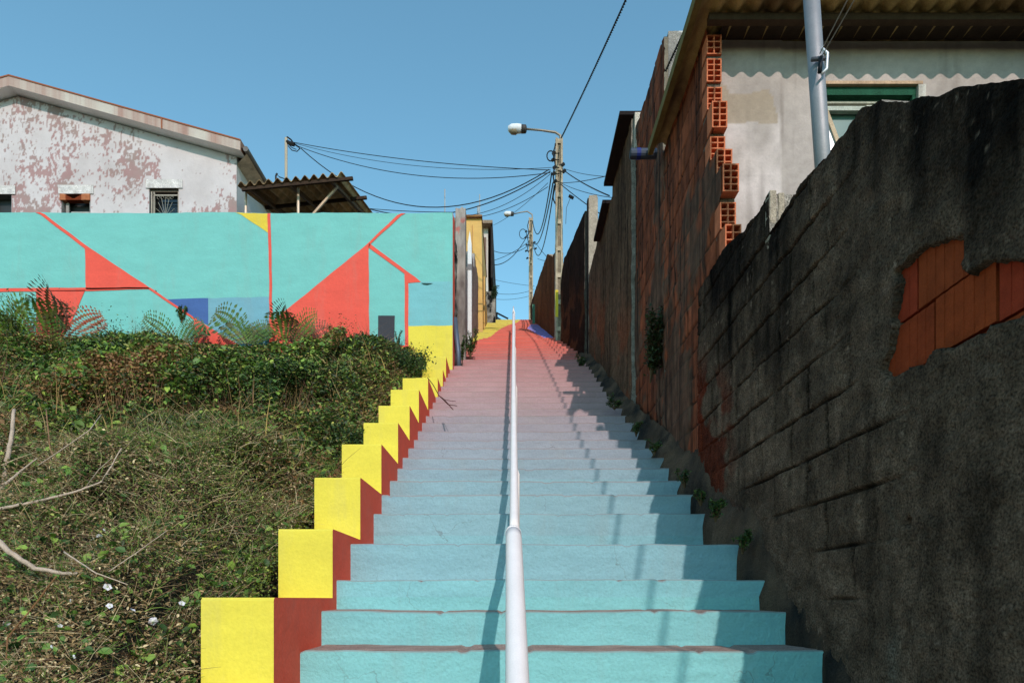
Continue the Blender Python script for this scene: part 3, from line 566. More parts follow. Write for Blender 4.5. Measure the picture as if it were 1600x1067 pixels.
# drain pipe by mural corner
m = MB(); m.tube([(-.90,11.32,3.8),(-.915,11.32,4.2),(-.98,11.36,4.78)], .045, 10, L(92,106,122)); 
tag(recenter(m.build('down_pipe', M_METAL, smooth=True)), 'blue grey drain pipe standing beside the mural wall corner', 'pipe')
m = MB(); a = P(776.5,489,25); b = P(794,498,25); m.tube([a, b], .03, 6, L(30,34,38)); a = P(776.5,496,25); b = P(784,501,25); m.tube([a, b], .03, 6, L(30,34,38)); m.tube([P(776.5,488,25), P(776.5,503,25)], .03, 6, L(30,34,38))
tag(recenter(m.build('far_railing', M_METAL)), 'short dark railing sloping down beyond the crest of the stairs', 'railing')
# ------------------------------------------------------------ handrail
hr = thing('handrail', 'white painted metal handrail running up the middle of the stairs', 'handrail', (.01, 1.5, -1.3))
WR = L(244,234,230)
near = [(.016,-1.2,-.247+.52*(-1.2-1.95)),(.016,1.95,-.247),(.008,2.92,.258),(.006,3.0,.294)]
m = MB(); m.tube(near, .0355, 20, WR); m.tube([(.006,2.99,.290),(.006,3.03,.303),(.007,3.045,.306)], [.0365,.034,.025], 20, WR); m.build('lower_rail', M_RAIL, hr, smooth=True)
zr = lambda d: .357+.525*(d-3.55)
m = MB(); m.tube([(.006,3.02,.302),(.006,3.3,.336),(.006,3.55,.357)], .027, 16, L(190,188,192)); pts = [(.012, d, zr(d)) for d in (3.55,3.7)] + [(.012+.002*(d-3.5), d, zr(d) - (.0 if d < 14.5 else .05*(d-14.5))) for d in np.linspace(3.9,16.9,14)]
m.tube(pts, .0255, 16, WR); m.tube([(pts[-1][0],16.9,pts[-1][2]),(pts[-1][0]-.0,17.3,pts[-1][2]+.34)], [.027,.012], 12, WR); m.build('upper_rail', M_RAIL, hr, smooth=True)
for d in (.4, 2.75): 
    m = MB(); m.tube([(.012, d, float(stair(d))-.25), (.012, d, -.247+.52*(d-1.95))], .018, 12, WR); m.build('rail_post', M_RAIL, hr, smooth=True)
for d in (4.6,7.46,10.4,13.4,16.3):
    m = MB(); x = .03+.002*d; m.tube([(x, d, float(stair(d))-.2), (x, d, zr(d)-.05), (.015+.002*d, d, zr(d)-.01)], .014, 10, WR); m.build('rail_post', M_RAIL, hr, smooth=True)
# ------------------------------------------------------------ lamp posts
CP = L(176,160,136)
def lamp_post(x, ytop, ybase, D, hw, label, arm, ylamp, s, yel=False):
    b = P(x, ybase, D); t = P(x, ytop, D)
    r = thing('street_lamp', label, 'street lamp', b, 'street lamps on concrete posts')
    m = MB(); w_ = hw
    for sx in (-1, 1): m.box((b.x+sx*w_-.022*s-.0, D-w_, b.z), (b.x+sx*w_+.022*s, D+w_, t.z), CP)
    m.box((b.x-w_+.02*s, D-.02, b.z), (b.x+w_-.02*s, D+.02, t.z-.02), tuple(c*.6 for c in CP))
    n = int((t.z-b.z)/.55)
    for i in range(1, n+1):
        z = b.z + (t.z-b.z)*i/n - .12; m.box((b.x-w_+.02*s, D-w_+.004, z), (b.x+w_-.02*s, D+w_-.004, z+.10), CP)
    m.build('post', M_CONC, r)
    if yel:
        m = MB(); m.box((b.x-w_-.03*s, D-w_-.006, P(x,497,D).z), (b.x-w_+.035*s, D-w_-.002, P(x,455,D).z), B(236,214,60)); m.build('yellow_mark', M_PAINT, r)
    m = MB(); q = P(x+3*s, ytop+8, D); e = P(x-6*s, ytop-10*s-1, D); l = P(arm, ylamp, D)
    m.tube([q, P(x+2*s, ytop-6*s, D), e, e.lerp(l, .5)+Vector((0,0,.01)), l], [.028*s,.028*s,.026*s,.022*s,.022*s], 8, L(150,140,126)); m.build('arm', M_METAL, r, smooth=True)
    # luminaire: housing (dark rear, bright cap) and bowl
    m = MB(); u = .40*s; rs = [.05,.085,.09,.10,.095,.05]; xs = [0,-.02,-.12,-.20,-.34,-.42]
    m.tube([l+Vector((x_*s, 0, .0)) for x_ in xs[:3]], [q_*s for q_ in rs[:3]], 12, L(70,66,64)); m.tube([l+Vector((x_*s, 0, .008)) for x_ in xs[2:]], [q_*s for q_ in rs[2:]], 12, L(226,228,230)); hd = m.build('lamp_head', M_RAIL, r, smooth=True)
    m = MB(); m.tube([l+Vector((x_*s, 0, -.035*s)) for x_ in (-.20,-.24,-.34,-.40)], [.05*s,.085*s,.08*s,.03*s], 12, L(150,136,112)); m.build('lamp_bowl', M_RAIL, hd, smooth=True)
    for i, (dx, y0) in enumerate(((-8,240),(-9,250),(-7,262),(6,258),(8,268),(-8,272),(-6,284))):
        m = MB(); c = P(x+dx*s, ytop+(y0-218)*s, D-w_); m.tube([c+Vector((-.03*s,0,-.02)), c+Vector((.03*s,0,.03*s))], .035*s, 6, L(32,30,30)); m.tube([c, Vector((b.x, D-w_, c.z))], .012*s, 5, L(40,36,34)); m.build('insulator', M_CABLE, r)
    m = MB(); pts = []
    for i in range(40):
        a = i/39; z = t.z - .15*s - a*1.35*s; pts.append((b.x - w_ - .03*s - .05*s*math.sin(a*9)**2, D-w_-.03*s+.03*math.sin(a*23), z))
    m.tube(pts, .016*s, 5, L(24,24,26)); m.tube([P(x-13*s+6*s*math.cos(a), ytop+26*s+8*s*math.sin(a), D-w_) for a in np.linspace(0, 6.28, 14)], .014*s, 5, L(24,24,26))
    m.build('cable_loops', M_CABLE, r, smooth=True)
    return r
lamp_post(873.5, 218, 552, 14.9, .058, 'nearer street lamp on a slotted concrete post carrying a tangle of cables', 823, 202, 1.0, True)
lamp_post(829.5, 341, 520, 26.5, .062, 'farther street lamp, the small one down the alley left of the tall lamp post', 803, 334.5, .95)
# tall steel pole behind the near wall
m = MB(); pt = [P(1286,262,3.9), P(1268,0,3.9)]; d_ = pt[1]-pt[0]; m.tube([pt[0]-d_*1.0, pt[1]+d_*.8], .045, 24, L(150,148,150)); sp_ = thing('steel_pole', 'grey galvanised steel pole leaning slightly behind the blackened block wall', 'pole', pt[0]-d_*1.0); m.build('pole', M_METAL, sp_, smooth=True)
m = MB(); c = P(1281,88,3.84); m.tube([c+Vector((.0,-.02,.03)), c+Vector((.035,-.02,0)), c+Vector((.03,-.02,-.09)), c+Vector((0,-.02,-.12))], .008, 8, L(220,220,222)); m.tube([c+Vector((-.05,.0,-.02)), c+Vector((.05,-.01,-.02))], .012, 6, L(90,90,95)); m.tube([P(1279,96,3.84)+Vector((0,-.03,0)), P(1277,120,3.83)+Vector((0,-.03,0))], .012, 6, L(20,22,26)); m.build('cable_clamp', M_METAL, sp_, smooth=True)
# ------------------------------------------------------------ cables
def cable(a, b, sag, r, label, col=L(26,26,28), twist=0, n=24, name='cable', mat=M_CABLE, cat='cable', group=None):
    a = Vector(a); b = Vector(b); m = MB(); pts = []; r = r*.76
    for i in range(n+1):
        t = i/n; p = a.lerp(b, t); p.z -= sag*4*t*(1-t); pts.append(p)
    if twist:
        d = (b-a).normalized(); s1 = d.cross(Vector((0,0,1))).normalized(); s2 = s1.cross(d); L_ = (b-a).length; k = int(L_/twist*8)
        for ph in (0, math.pi):
            q = []
            for i in range(k+1):
                t = i/k; p = a.lerp(b, t); p.z -= sag*4*t*(1-t); an = 2*math.pi*t*L_/twist+ph; q.append(p+(s1*math.cos(an)+s2*math.sin(an))*r*.9)
            m.tube(q, r*.75, 5, col)
    else: m.tube(pts, r, 5, col)
    o = recenter(m.build(name, mat, smooth=True)); return tag(o, label, cat, group)
LP = lambda x, y: P(x, y, 14.8)
cable(P(877,216,14.75), (2.02,-5.0,2.3), .25, .014, 'thick twisted black cable rising steeply from the nearer street lamp to the top edge', twist=.16, n=60)
cable(P(1040,112,6.62), (2.3,.5,5.4), .08, .010, 'chain-like black cable hanging down to the grey rendered front of the tall brick building', twist=.07)
cable(P(1281,84,3.83), P(1345,-40,3.2), .0, .004, 'left of the two pale stay wires clamped to the steel pole', L(140,132,120)); cable(P(1282,92,3.83), P(1358,-40,3.2), .0, .004, 'right of the two pale stay wires clamped to the steel pole', L(140,132,120))
WP = lambda x, y: P(x, y, 17.0)
for i, (a, b, sg, r, lab) in enumerate((
    (WP(455,222), LP(860,266), .12, .011, 'upper slack cable from the wooden pole behind the shed to the nearer lamp post'),
    (WP(456,225), LP(860,270), .42, .011, 'second slack cable from the wooden pole behind the shed to the nearer lamp post'),
    (WP(456,223), LP(862,262), .27, .007, 'middle thin cable from the wooden pole behind the shed to the nearer lamp post'),
    (WP(470,232), LP(858,265), 1.15, .015, 'deepest sagging thick cable from the wooden pole to the nearer lamp post'),
    (P(578,327,16), LP(860,268), .48, .015, 'thick cable from the shed roof corner sagging up to the nearer lamp post'),
    (P(725,338,14), LP(860,272), .18, .008, 'thin cable from behind the weathered pier up to the nearer lamp post'),
    (P(733,341,17), LP(856,292), .14, .009, 'cable from the yellow house corner up to the nearer lamp post'),
    (P(771,352,23), LP(856,286), .10, .008, 'thin cable from the far white house roof up to the nearer lamp post'),
    (LP(877,262), P(1000,275,9), .08, .006, 'topmost thin cable running right from the nearer lamp post to the buildings'),
    (LP(878,264), P(952,306,9.6), .04, .013, 'thick cable running right from the nearer lamp post to the outbuilding roof'),
    (LP(876,286), P(985,264,9), .05, .008, 'thin cable rising right from the nearer lamp post behind the outbuilding'),
    (LP(876,286), P(965,310,10), .05, .007, 'thin cable sloping right from the nearer lamp post behind the outbuilding'),
    (LP(876,288), P(942,337,12.5), .02, .012, 'thick cable sloping from the nearer lamp post to the concrete gatepost'),
    (LP(862,270), P(832,345,26.4), .9, .020, 'leftmost drooping cable between the two street lamps'),
    (LP(864,286), P(833,378,26.4), .55, .020, 'middle drooping cable between the two street lamps'),
    (LP(866,290), P(833,380,26.4), .95, .018, 'rightmost drooping cable between the two street lamps'),
    (P(828,360,26.4), P(772,414,24), .35, .018, 'sagging cable from the farther street lamp down to the far white house'),
    (P(828,382,26.4), P(771,392,24), .2, .014, 'thin upper cable from the farther street lamp to the far white house'),
    (P(828,376,26.4), P(768,408,24), .1, .012, 'thin slanting cable from the farther street lamp to the far white house'),
    (P(836,378,26.4), P(853,400,17.5), .02, .010, 'thin cable from the farther street lamp to the pale wall pier'),
    (P(840,404,26.4), P(857,408,17.5), .02, .010, 'short level cable between the farther street lamp and the alley wall'),
    (P(700,420,60), P(835,452,60), 1.2, .022, 'faint upper cable far beyond the crest of the stairs'),
    (P(700,415,62), P(835,447,62), .3, .020, 'faint straight cable far beyond the crest of the stairs'),
    (P(700,440,60), P(838,459,60), 1.0, .020, 'faint lower cable far beyond the crest of the stairs'),
    (P(574,326,15.6), P(706,332,15), .02, .010, 'low cable running level from the shed roof along the top of the mural wall'),
    )): cable(a, b, sg, r, lab)
m = MB(); a = P(891,312,13); m.tube([P(889,306,13), P(896,310,13)], .03, 6, L(30,30,32)); m.tube([P(891,310,13), P(885,325,13), P(884,350,13)], .005, 5, L(30,30,32))
tag(recenter(m.build('cable_joint', M_CABLE)), 'dark joint box with dangling wire end right of the nearer lamp post', 'cable joint')
m = MB(); a = P(447,216,17); b = P(447,290,17); b.z -= 2.5; m.tube([b, a], .038, 8, L(170,158,136)); wp = thing('wooden_pole', 'slim pale wooden pole carrying cables behind the corrugated shed roof', 'pole', b); m.build('pole', M_WOOD, wp, smooth=True)
m = MB(); c = a; m.tube([P(447,216,17), P(449,214.5,17), P(455,219,17), P(459,225,17), P(468,231,17)], .02, 5, L(26,26,28)); m.tube([P(448,222,17), P(455,225,17), P(460,226,17)], .05, 6, L(30,30,32)); m.tube([P(450,228,17), P(456,235,17), P(464,237,17), P(469,232,17)], .012, 5, L(26,26,28)); m.tube([P(449,224,17), P(456,231,17), P(463,234,17)], .01, 5, L(26,26,28)); m.build('cable_bracket', M_CABLE, wp)
# ------------------------------------------------------------ white gabled house on the left
gh = thing('white_house', 'white gabled house with peeling whitewash and red undercoat above the mural wall', 'house', (-10.3, 16, 6))
GD = 14.0; gx0 = -15.1; gx1 = (370-800)/F*GD; ax = -10.38
def gz(x): return np.where(x > ax, 10.56-(x-ax)*.279, 10.56-(ax-x)*.279)
gwin = [(-11.0,-10.53,7.2,8.49),(P(97,0,GD).x,P(140,0,GD).x,7.4,8.50),(P(233.5,0,GD).x,P(279,0,GD).x,7.4,8.62)]
def gm(u, z):
    r = np.ones(u.shape, bool)
    for a, b, c, d in gwin: r &= ~((u > a) & (u < b) & (z > c) & (z < d))
    return r
def gc(u, z):
    big = fbm(u*.9+3, z*1.0, 201, 3); det = .66*fbm(u*27, z*15, 203, 5)+.34*fbm(u*6, z*3.5, 204, 3); top = gz(u)-z
    k = det - .015 + .75*(big-.5) + .14*ss(.9, .2, top)*ss(-7.0, -9.0, u) + .10*ss(8.7, 8.2, z)*ss(-7.6, -6.2, u) + .04*ss(-9.3,-10.8,u)
    band = .10*ss(.12, .02, np.abs(z-8.95-.05*(u+8)*.1))*ss(.4,.6,fbm(u*2, z*0, 7))
    k = k + .05*ss(-7.8,-6.4,u)*ss(9.1,8.5,z) + .03*ss(-7.5,-9.5,u); pk = ss(.565, .60, k+band)
    c = mixc(np.array(L(228,224,225)), np.array(L(200,192,190)), np.clip(fbm(u*2, z*2, 205)*2-.8, 0, 1)*.7)
    red = mixc(np.array(L(168,112,108)), np.array(L(150,120,108)), np.clip(fbm(u*3, z*3, 207)*3-1.2, 0, 1))
    c = mixc(c, red, pk*.72)
    for a, b, cc, d in gwin:
        f = inpoly(u, z, [(a-.08,d),(b+.08,d),(b+.08,d+.19),(a-.08,d+.19)]); c = mixc(c, np.array(L(206,200,196)), f*.8)
    return c*np.array((.80,.755,.745))
wall('gable_wall', gh, (0,GD,0), (1,0,0), (0,-1,0), gx0, gx1, .019, lambda u: u*0+5.8, gz, lambda u, z: .012*(fbm(u*5, z*5, 209)-.5), gc, 0, mask=gm, mat=M_WHITE, toprough=0)
m = MB(); m.poly([(gx1,GD,5.8),(gx1,GD+8,5.8),(gx1,GD+8,float(gz(gx1))),(gx1,GD,float(gz(gx1)))], L(196,192,190)); m.poly([(gx1-.003,GD-.004,5.8),(gx1+.004,GD-.004,5.8),(gx1+.004,GD-.004,9.3),(gx1-.003,GD-.004,9.3)], L(140,134,130)); m.build('side_wall', M_WHITE, gh)
# roof: fascia + slabs
fd = GD-.27
def fz(x): return 10.80-abs(x-(-10.38))*.279
xr_ = P(376,0,fd).x; m = MB(); n = 170
FA = L(196,172,156)
for a0, b0 in ((-15.5,-10.38),(-10.38,xr_)):
    for i in range(n):
        a = a0+(b0-a0)*i/n; b = a0+(b0-a0)*(i+1)/n; th = .225
        cc = mixc(np.array(L(196,186,174)), np.array(L(168,134,122)), np.clip(fbm(np.array(a*3.1), np.array(1.), 211)*2.2-.7+.5*(fbm(np.array(a*23.), np.array(1.), 213)-.5), 0, 1)); cc = tuple(cc)
        za, zb_ = fz(a), fz(b)
        m.poly([(a,fd,za-th),(b,fd,zb_-th),(b,fd,zb_-.03),(a,fd,za-.03)], cc)
        m.poly([(a,fd-.012,za-.03),(b,fd-.012,zb_-.03),(b,fd-.012,zb_),(a,fd-.012,za)], L(150,88,60))
        m.poly([(a,fd-.012,za),(b,fd-.012,zb_),(b,fd+9,zb_),(a,fd+9,za)], L(150,88,60))
        m.poly([(b,fd,zb_-th),(a,fd,za-th),(a,fd+.29,za-th-.0),(b,fd+.29,zb_-th-.0)], L(232,228,224))
m.poly([(xr_,fd-.012,fz(xr_)-.225),(xr_,fd+.3,fz(xr_)-.225),(xr_,fd+.3,fz(xr_)),(xr_,fd-.012,fz(xr_))], L(150,110,90))
gr_ = m.build('roof', M_WHITE, gh)
m = MB(); ex = -5.50; m.poly([(gx1,GD,9.12),(ex,GD-.2,9.22),(ex,GD+8,9.22),(gx1,GD+8,9.12)], L(190,178,164)); m.tube([(ex,GD-.26,9.28),(ex,GD+8,9.28)], .055, 10, L(110,106,104)); m.poly([(gx1-.2,fd+.02,9.45),(ex-.02,fd+.02,9.28),(ex-.02,fd+8,9.28),(gx1-.2,fd+8,9.45)], L(120,84,66)); m.build('gutter', M_ROOF, gr_)
m = MB(); xx = P(253,0,fd).x; m.box((xx-.012,fd-.015,fz(xx)-.24),(xx+.012,fd-.002,fz(xx)-.01), L(150,84,54)); m.build('fascia_joint', M_METAL, gr_)
for i, (a, b, c, d) in enumerate(gwin):
    fr = MB(); 
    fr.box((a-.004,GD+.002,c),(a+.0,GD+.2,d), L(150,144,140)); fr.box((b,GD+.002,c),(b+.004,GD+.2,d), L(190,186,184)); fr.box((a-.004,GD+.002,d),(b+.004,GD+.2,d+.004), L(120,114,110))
    fr.box((a-.07,GD-.02,d),(b+.09,GD-.008,d+.18), L(212,206,202))
    f_ = fr.build('window', M_CONC, gh)
    m = MB(); m.poly([(a,GD+.18,c),(b,GD+.18,c),(b,GD+.18,d),(a,GD+.18,d)]); m.build('pane', glass_mat('dark_room', (.006,.007,.007), .5 if i < 2 else .15), f_)
    if i == 1:
        m = MB(); n_ = 14
        for j in range(n_):
            x0 = a+(b-a)*j/n_; x1 = a+(b-a)*(j+1)/n_; cut = .11*max(0, 1-abs((j+.5)/n_-.5)*2.9)
            m.box((x0-.03,GD-.035,d-.14),(x1+.02 if j == n_-1 else x1-.03,GD+.1,d-.01-cut), L(176,110,76) if cut < .03 else L(120,54,30))
        m.build('rusty_lintel', M_BRICK, f_)
        m = MB(); m.box((a+.16,GD+.05,8.10),(b-.02,GD+.09,8.16), L(170,166,160)); m.box((a+.2,GD+.05,7.5),(b-.2,GD+.09,8.04), L(120,116,112)); m.box((a+.04,GD+.06,7.4),(a+.1,GD+.1,8.35), L(150,146,140)); m.build('broken_shutter', M_WOOD, f_)
    if i == 2:
        m = MB()
        for x_ in (a+.02, a+.07, b-.03): m.box((x_,GD+.03,c),(x_+.02,GD+.07,d-.05), L(176,164,150))
        m.box((a,GD+.04,d-.05),(b,GD+.09,d-.01), L(110,96,84)); m.box((a+.07,GD+.03,d-.13),(b-.03,GD+.06,d-.11), L(150,140,128)); m.build('sash', M_WOOD, f_)
        m = MB(); gx = (a+b)/2+.03; gz0 = 8.2; I = L(176,166,150)
        m.box((a+.1,GD-.012,8.0),(b-.02,GD+.0,8.016), I); m.box((a+.1,GD-.012,8.46),(b-.02,GD+.0,8.476), I)
        for k in range(9):
            an = math.pi*k/8; m.tube([(gx,GD-.006,8.02),(gx+.21*math.cos(an),GD-.006,8.02+.40*math.sin(an)+.02)], .0045, 4, I)
        for sx in (-1,1):
            for q_ in (.06,.14): m.tube([(gx+sx*q_+.03*math.cos(t),GD-.008,8.42+.03*math.sin(t)) for t in np.linspace(0,5.2,10)], .005, 4, I)
        m.build('window_grille', M_METAL, f_)
# --- corrugated shed next to it
sh = thing('corrugated_shed', 'open lean-to shed with a mossy corrugated roof between the white house and the mural wall', 'shed', (-4.4, 14.2, 6))
zsl = lambda X, Y: 8.09+(X+5.25)*.10+(Y-13)*.30
corrug('roof', sh, -5.36, -3.30, 13.0, 15.9, zsl, amp=.045, pitch=.178, th=.012, col=L(214,186,142), col2=L(150,120,84))
m = MB()
for x_ in (-5.15,-4.35,-3.55): m.bar((x_,13.05,float(zsl(x_,13.05))-.085),(x_+.12,15.8,float(zsl(x_,15.8))-.085), .06, .07, L(104,80,60))
for y_ in (13.06,14.3,15.6): m.bar((-5.3,y_,float(zsl(-5.3,y_))-.085),(-3.12,y_,float(zsl(-3.12,y_))-.085), .05, .06, L(60,44,32))
m.build('rafters', M_WOOD, sh)
for x_, y_ in ((383+1,13.3),(466,13.3)):
    q_ = P(x_, 300, y_); m = MB(); m.tube([(q_.x,y_,5.8),(q_.x,y_,float(zsl(q_.x,y_))-.08)], .028, 8, L(214,190,168)); m.build('shed_post', M_METAL, sh)
m = MB(); a = P(527,292,13.3); b = P(490,334,13.3); b = a+(b-a)*1.6; m.tube([a,b], .028, 8, L(206,176,150)); m.build('brace', M_METAL, sh)
m = MB(); c = P(431,275,13.8); m.tube([c+Vector((0,0,-.15)), c, c+Vector((.03,0,.05))], .018, 6, L(40,38,40)); m.tube([c+Vector((.0,0,.04)), P(437,277,13.8), P(446,280,15)], .012, 5, L(30,30,34)); m.build('cable_hook', M_CABLE, sh)
# ------------------------------------------------------------ ground
xs = np.concatenate([[-600,-300,-120,-60,-35,-22,-16], np.arange(-14, 8.1, .25), [10,14,20,35,60,120,300,600]])
ys = np.concatenate([[-600,-300,-120,-60,-30,-12,-6,-3], np.arange(-1.5, 11.2, .25), [11.36, 11.38], np.arange(11.5, 27, .25), [30,35,45,60,100,200,400,900]])
GX, GY = np.meshgrid(xs, ys, indexing='ij'); base = stair(GY)
left = base-.12; left = np.where((GY > 11.37) & (GX < -1.0), np.maximum(base-.5, 5.9), left)
left = np.where(GX < -1.2, left + .05*(fbm(GX, GY, 221)-.5), left)
GZ = np.where(GX < -1.3, left, base-.45)
GZ = np.where((GX > -1.45) & (GX < 1.6), base-.5, GZ)
GZ = np.where(np.abs(GX) > 30, np.minimum(GZ, 9.0), GZ)
n, k = GX.shape; idx = np.arange(n*k).reshape(n, k); q = np.stack([idx[:-1,:-1], idx[1:,:-1], idx[1:,1:], idx[:-1,1:]], -1).reshape(-1,4)
g = np_mesh('ground', np.stack([GX,GY,GZ], -1).reshape(-1,3), q, mixc(np.array(L(92,76,56)), np.array(L(70,66,44)), fbm(GX, GY, 223)).reshape(-1,3), M_SOIL, smooth=True)
tag(g, 'dry brown soil of the slope', None, None, 'structure')
# ------------------------------------------------------------ vegetation
def canopy(x, y):
    """height of the undergrowth's upper surface above the slope"""
    n = fbm(x*.9, y*.9, 231, 3); m_ = fbm(x*2.6, y*2.6, 233, 3)
    h = .05 + .66*n*ss(.38, .62, n)+.26*m_
    h = h + .30*ss(5.6, 7.0, y)*ss(10.0, 8.4, y)*ss(-2.0,-3.5,x) - .08*ss(5.2, 3.0, y) - .12*ss(9.5, 10.8, y)
    h = h*(1-.8*shelf(x, y))*ss(-1.30, -1.9, x)*.85 + .13*(1-.7*shelf(x, y)) - .10*ss(11.0, 10.2, y)*0
    return np.where((x > -1.6), np.minimum(h, .26), h)
def shelf(x, y):
    n = fbm(x*1.1+4, y*.6, 241, 3)
    return ss(.30, .42, n+.35*ss(-2.6,-4.2,x))*ss(-2.1, -2.6, x)*ss(6.45, 6.65, y+.5*(fbm(x*2.2, y*0, 243)-.5))*ss(9.6, 9.2, y)
def leaves(n, x0, x1, y0, y1, smin, smax, depth, palette, seed, updir=.7, keep=None, asp=.55, top=None):
    r = np.random.default_rng(seed); x = r.uniform(x0, x1, n); y = r.uniform(y0, y1, n)
    if keep is not None: kk = keep(x, y, r); x = x[kk]; y = y[kk]
    n = len(x); dd = r.exponential(depth, n); H = canopy(x, y) if top is None else top(x, y, r); dd = np.minimum(dd, H+.02)
    z = stair(y) + H - dd + r.normal(0, .015, n)
    s = r.uniform(smin, smax, n)*(.8+.5*r.random(n))
    nrm = r.normal(0, 1, (n,3)); nrm[:,2] = np.abs(nrm[:,2])*.7 + updir; nrm[:,1] -= .45; nrm /= np.linalg.norm(nrm, axis=1)[:,None]
    t = r.normal(0, 1, (n,3)); t -= (t*nrm).sum(1)[:,None]*nrm; t /= np.linalg.norm(t, axis=1)[:,None]; b = np.cross(nrm, t)
    C = np.stack([x,y,z], -1); s = s[:,None]; w_ = s*asp
    fold = .22*s
    V = np.stack([C-t*s*.5, C+b*w_*.46+nrm*fold*.6-t*s*.22, C+b*w_*.42+nrm*fold*.5+t*s*.16, C+t*s*.55-nrm*fold*.3, C-b*w_*.42+nrm*fold*.5+t*s*.16, C-b*w_*.46+nrm*fold*.6-t*s*.22], 1)
    F1 = np.arange(n)[:,None]*6; tri = np.concatenate([F1+np.array([0,1,2]), F1+np.array([0,2,3]), F1+np.array([0,3,4]), F1+np.array([0,4,5])])
    pal = np.array([p[0] for p in palette]); wts = np.array([p[1] for p in palette], 'f8')
    pal = pal*1.16; patchy = fbm(x*.8, y*.8, seed+3, 3)
    wm = np.tile(wts, (n,1))
    for j, p in enumerate(palette):
        if len(p) > 2: wm[:,j] *= np.exp(p[2]*(patchy-.5)*6)
        if len(p) > 3: wm[:,j] *= p[3](x, y)
    cs = np.cumsum(wm/wm.sum(1)[:,None], 1); pick = (r.random(n)[:,None] > cs).sum(1).clip(0, len(pal)-1)
    col = pal[pick]*(.85+1.0*r.random(n)**1.5)[:,None]
    return V.reshape(-1,3), tri, np.repeat(col, 6, 0)
def ribbons(n, fp, lmin, lmax, wd, pal, seed, spread=1.0, up=.6, segs=3):
    r = np.random.default_rng(seed); x, y, z = fp(n, r); n = len(x)
    C = np.stack([x,y,z], -1); d = r.normal(0, spread, (n,3)); d[:,2] = np.abs(d[:,2])*.6+up; d /= np.linalg.norm(d, axis=1)[:,None]
    ln = r.uniform(lmin, lmax, n); side = np.cross(d, np.array([0,1,0])+r.normal(0,.4,(n,3))); side /= np.linalg.norm(side, axis=1)[:,None]
    bend = r.normal(0, .16, (n,3)); bend[:,2] = -np.abs(bend[:,2]); w0 = (wd*(.6+.8*r.random(n)))[:,None]
    rows = []
    for i in range(segs+1):
        t = i/segs; p = C + d*(ln*t)[:,None] + bend*(ln*t*t)[:,None]; w_ = w0*(1-.75*t)
        rows += [p-side*w_/2, p+side*w_/2]
    V = np.stack(rows, 1).reshape(-1,3); b = np.arange(n)[:,None]*(2*(segs+1)); T = []
    for i in range(segs):
        T += [b+np.array([2*i,2*i+1,2*i+3]), b+np.array([2*i,2*i+3,2*i+2])]
    pal = np.array(pal); col = pal[r.integers(0, len(pal), n)]*(.6+.7*r.random(n))[:,None]
    return V, np.concatenate(T), np.repeat(col, 2*(segs+1), 0)
GREENS = [(L(52,72,34),3,-.8),(L(70,92,40),3.4),(L(92,114,48),2.6,.3),(L(124,134,58),1.1,.6),(L(44,56,34),2.2,-.8),(L(150,148,72),.5,.8),(L(104,94,50),1.2,1.0),(L(124,90,56),.35,2.8),(L(76,72,42),1.3,.6)]
def vis(x, y, r):
    # the part of the bank the photo's surroundings can see, denser towards the stairs
    return (x > -.80*y-1.6) & (x < -1.34)
parts = []
parts.append(leaves(250000, -10.5, -1.34, 4.6, 11.05, .024, .052, .10, GREENS, 301, keep=vis))
parts.append(leaves(240000, -6.0, -1.34, 1.2, 5.0, .010, .024, .055, [(L(76,92,42),2.6,.7),(L(104,118,52),2.4,.8),(L(136,142,68),1.1,1.0),(L(140,116,78),1.7,-1.0),(L(112,90,62),2.0,-.9),(L(60,70,38),1.6),(L(182,162,124),1.0,-1.0),(L(84,66,46),1.0,-.4)], 303, keep=vis, asp=.5))
parts.append(leaves(14000, -10.5, -1.34, 5.0, 11.05, .05, .085, .03, [(L(96,122,48),2),(L(124,144,58),1.5,1),(L(66,92,40),2)], 305, keep=lambda x, y, r: vis(x,y,r) & (fbm(x*1.4, y*1.4, 77) > .5), asp=.75))
parts.append(leaves(7000, -6, -1.34, 1.6, 4.6, .03, .05, .02, [(L(84,112,46),2),(L(116,140,60),1),(L(58,84,38),2)], 307, keep=lambda x, y, r: vis(x,y,r) & (fbm(x*1.7, y*1.7, 79) > .54), asp=.7))
def shtop(x, y, r): return .14 + .98*fbm(x*1.25, y*1.3, 245, 3) - .42*ss(7.0, 6.45, y)*r.random(len(x))
parts.append(leaves(150000, -9.5, -2.0, 6.3, 9.7, .024, .050, .05, GREENS, 309, keep=lambda x, y, r: vis(x,y,r) & (shelf(x, y) > .35), top=shtop))
parts.append(leaves(9000, -9.5, -2.0, 6.3, 9.7, .045, .08, .02, [(L(104,130,52),2),(L(130,148,62),1.2),(L(76,102,46),2)], 310, keep=lambda x, y, r: vis(x,y,r) & (shelf(x, y) > .35) & (fbm(x*2, y*2, 83) > .47), top=shtop, asp=.75))
def joinp(ps):
    V = []; T = []; C = []; o = 0
    for v, t, c in ps: V.append(v); T.append(t+o); C.append(c); o += len(v)
    return np.concatenate(V), np.concatenate(T), np.concatenate(C)
v, t, c = joinp(parts); tag(np_mesh('brambles', v, t, c, M_LEAF), 'dense tangle of brambles and ground creepers covering the bank left of the stairs', 'brambles', None, 'stuff')
def fpos(x0, x1, y0, y1, dz, kf=None):
    def f(n, r):
        x = r.uniform(x0, x1, n); y = r.uniform(y0, y1, n); k = vis(x, y, r)
        if kf is not None: k &= kf(x, y)
        x = x[k]; y = y[k]; return x, y, stair(y)+canopy(x, y)-dz*r.random(len(x))
    return f
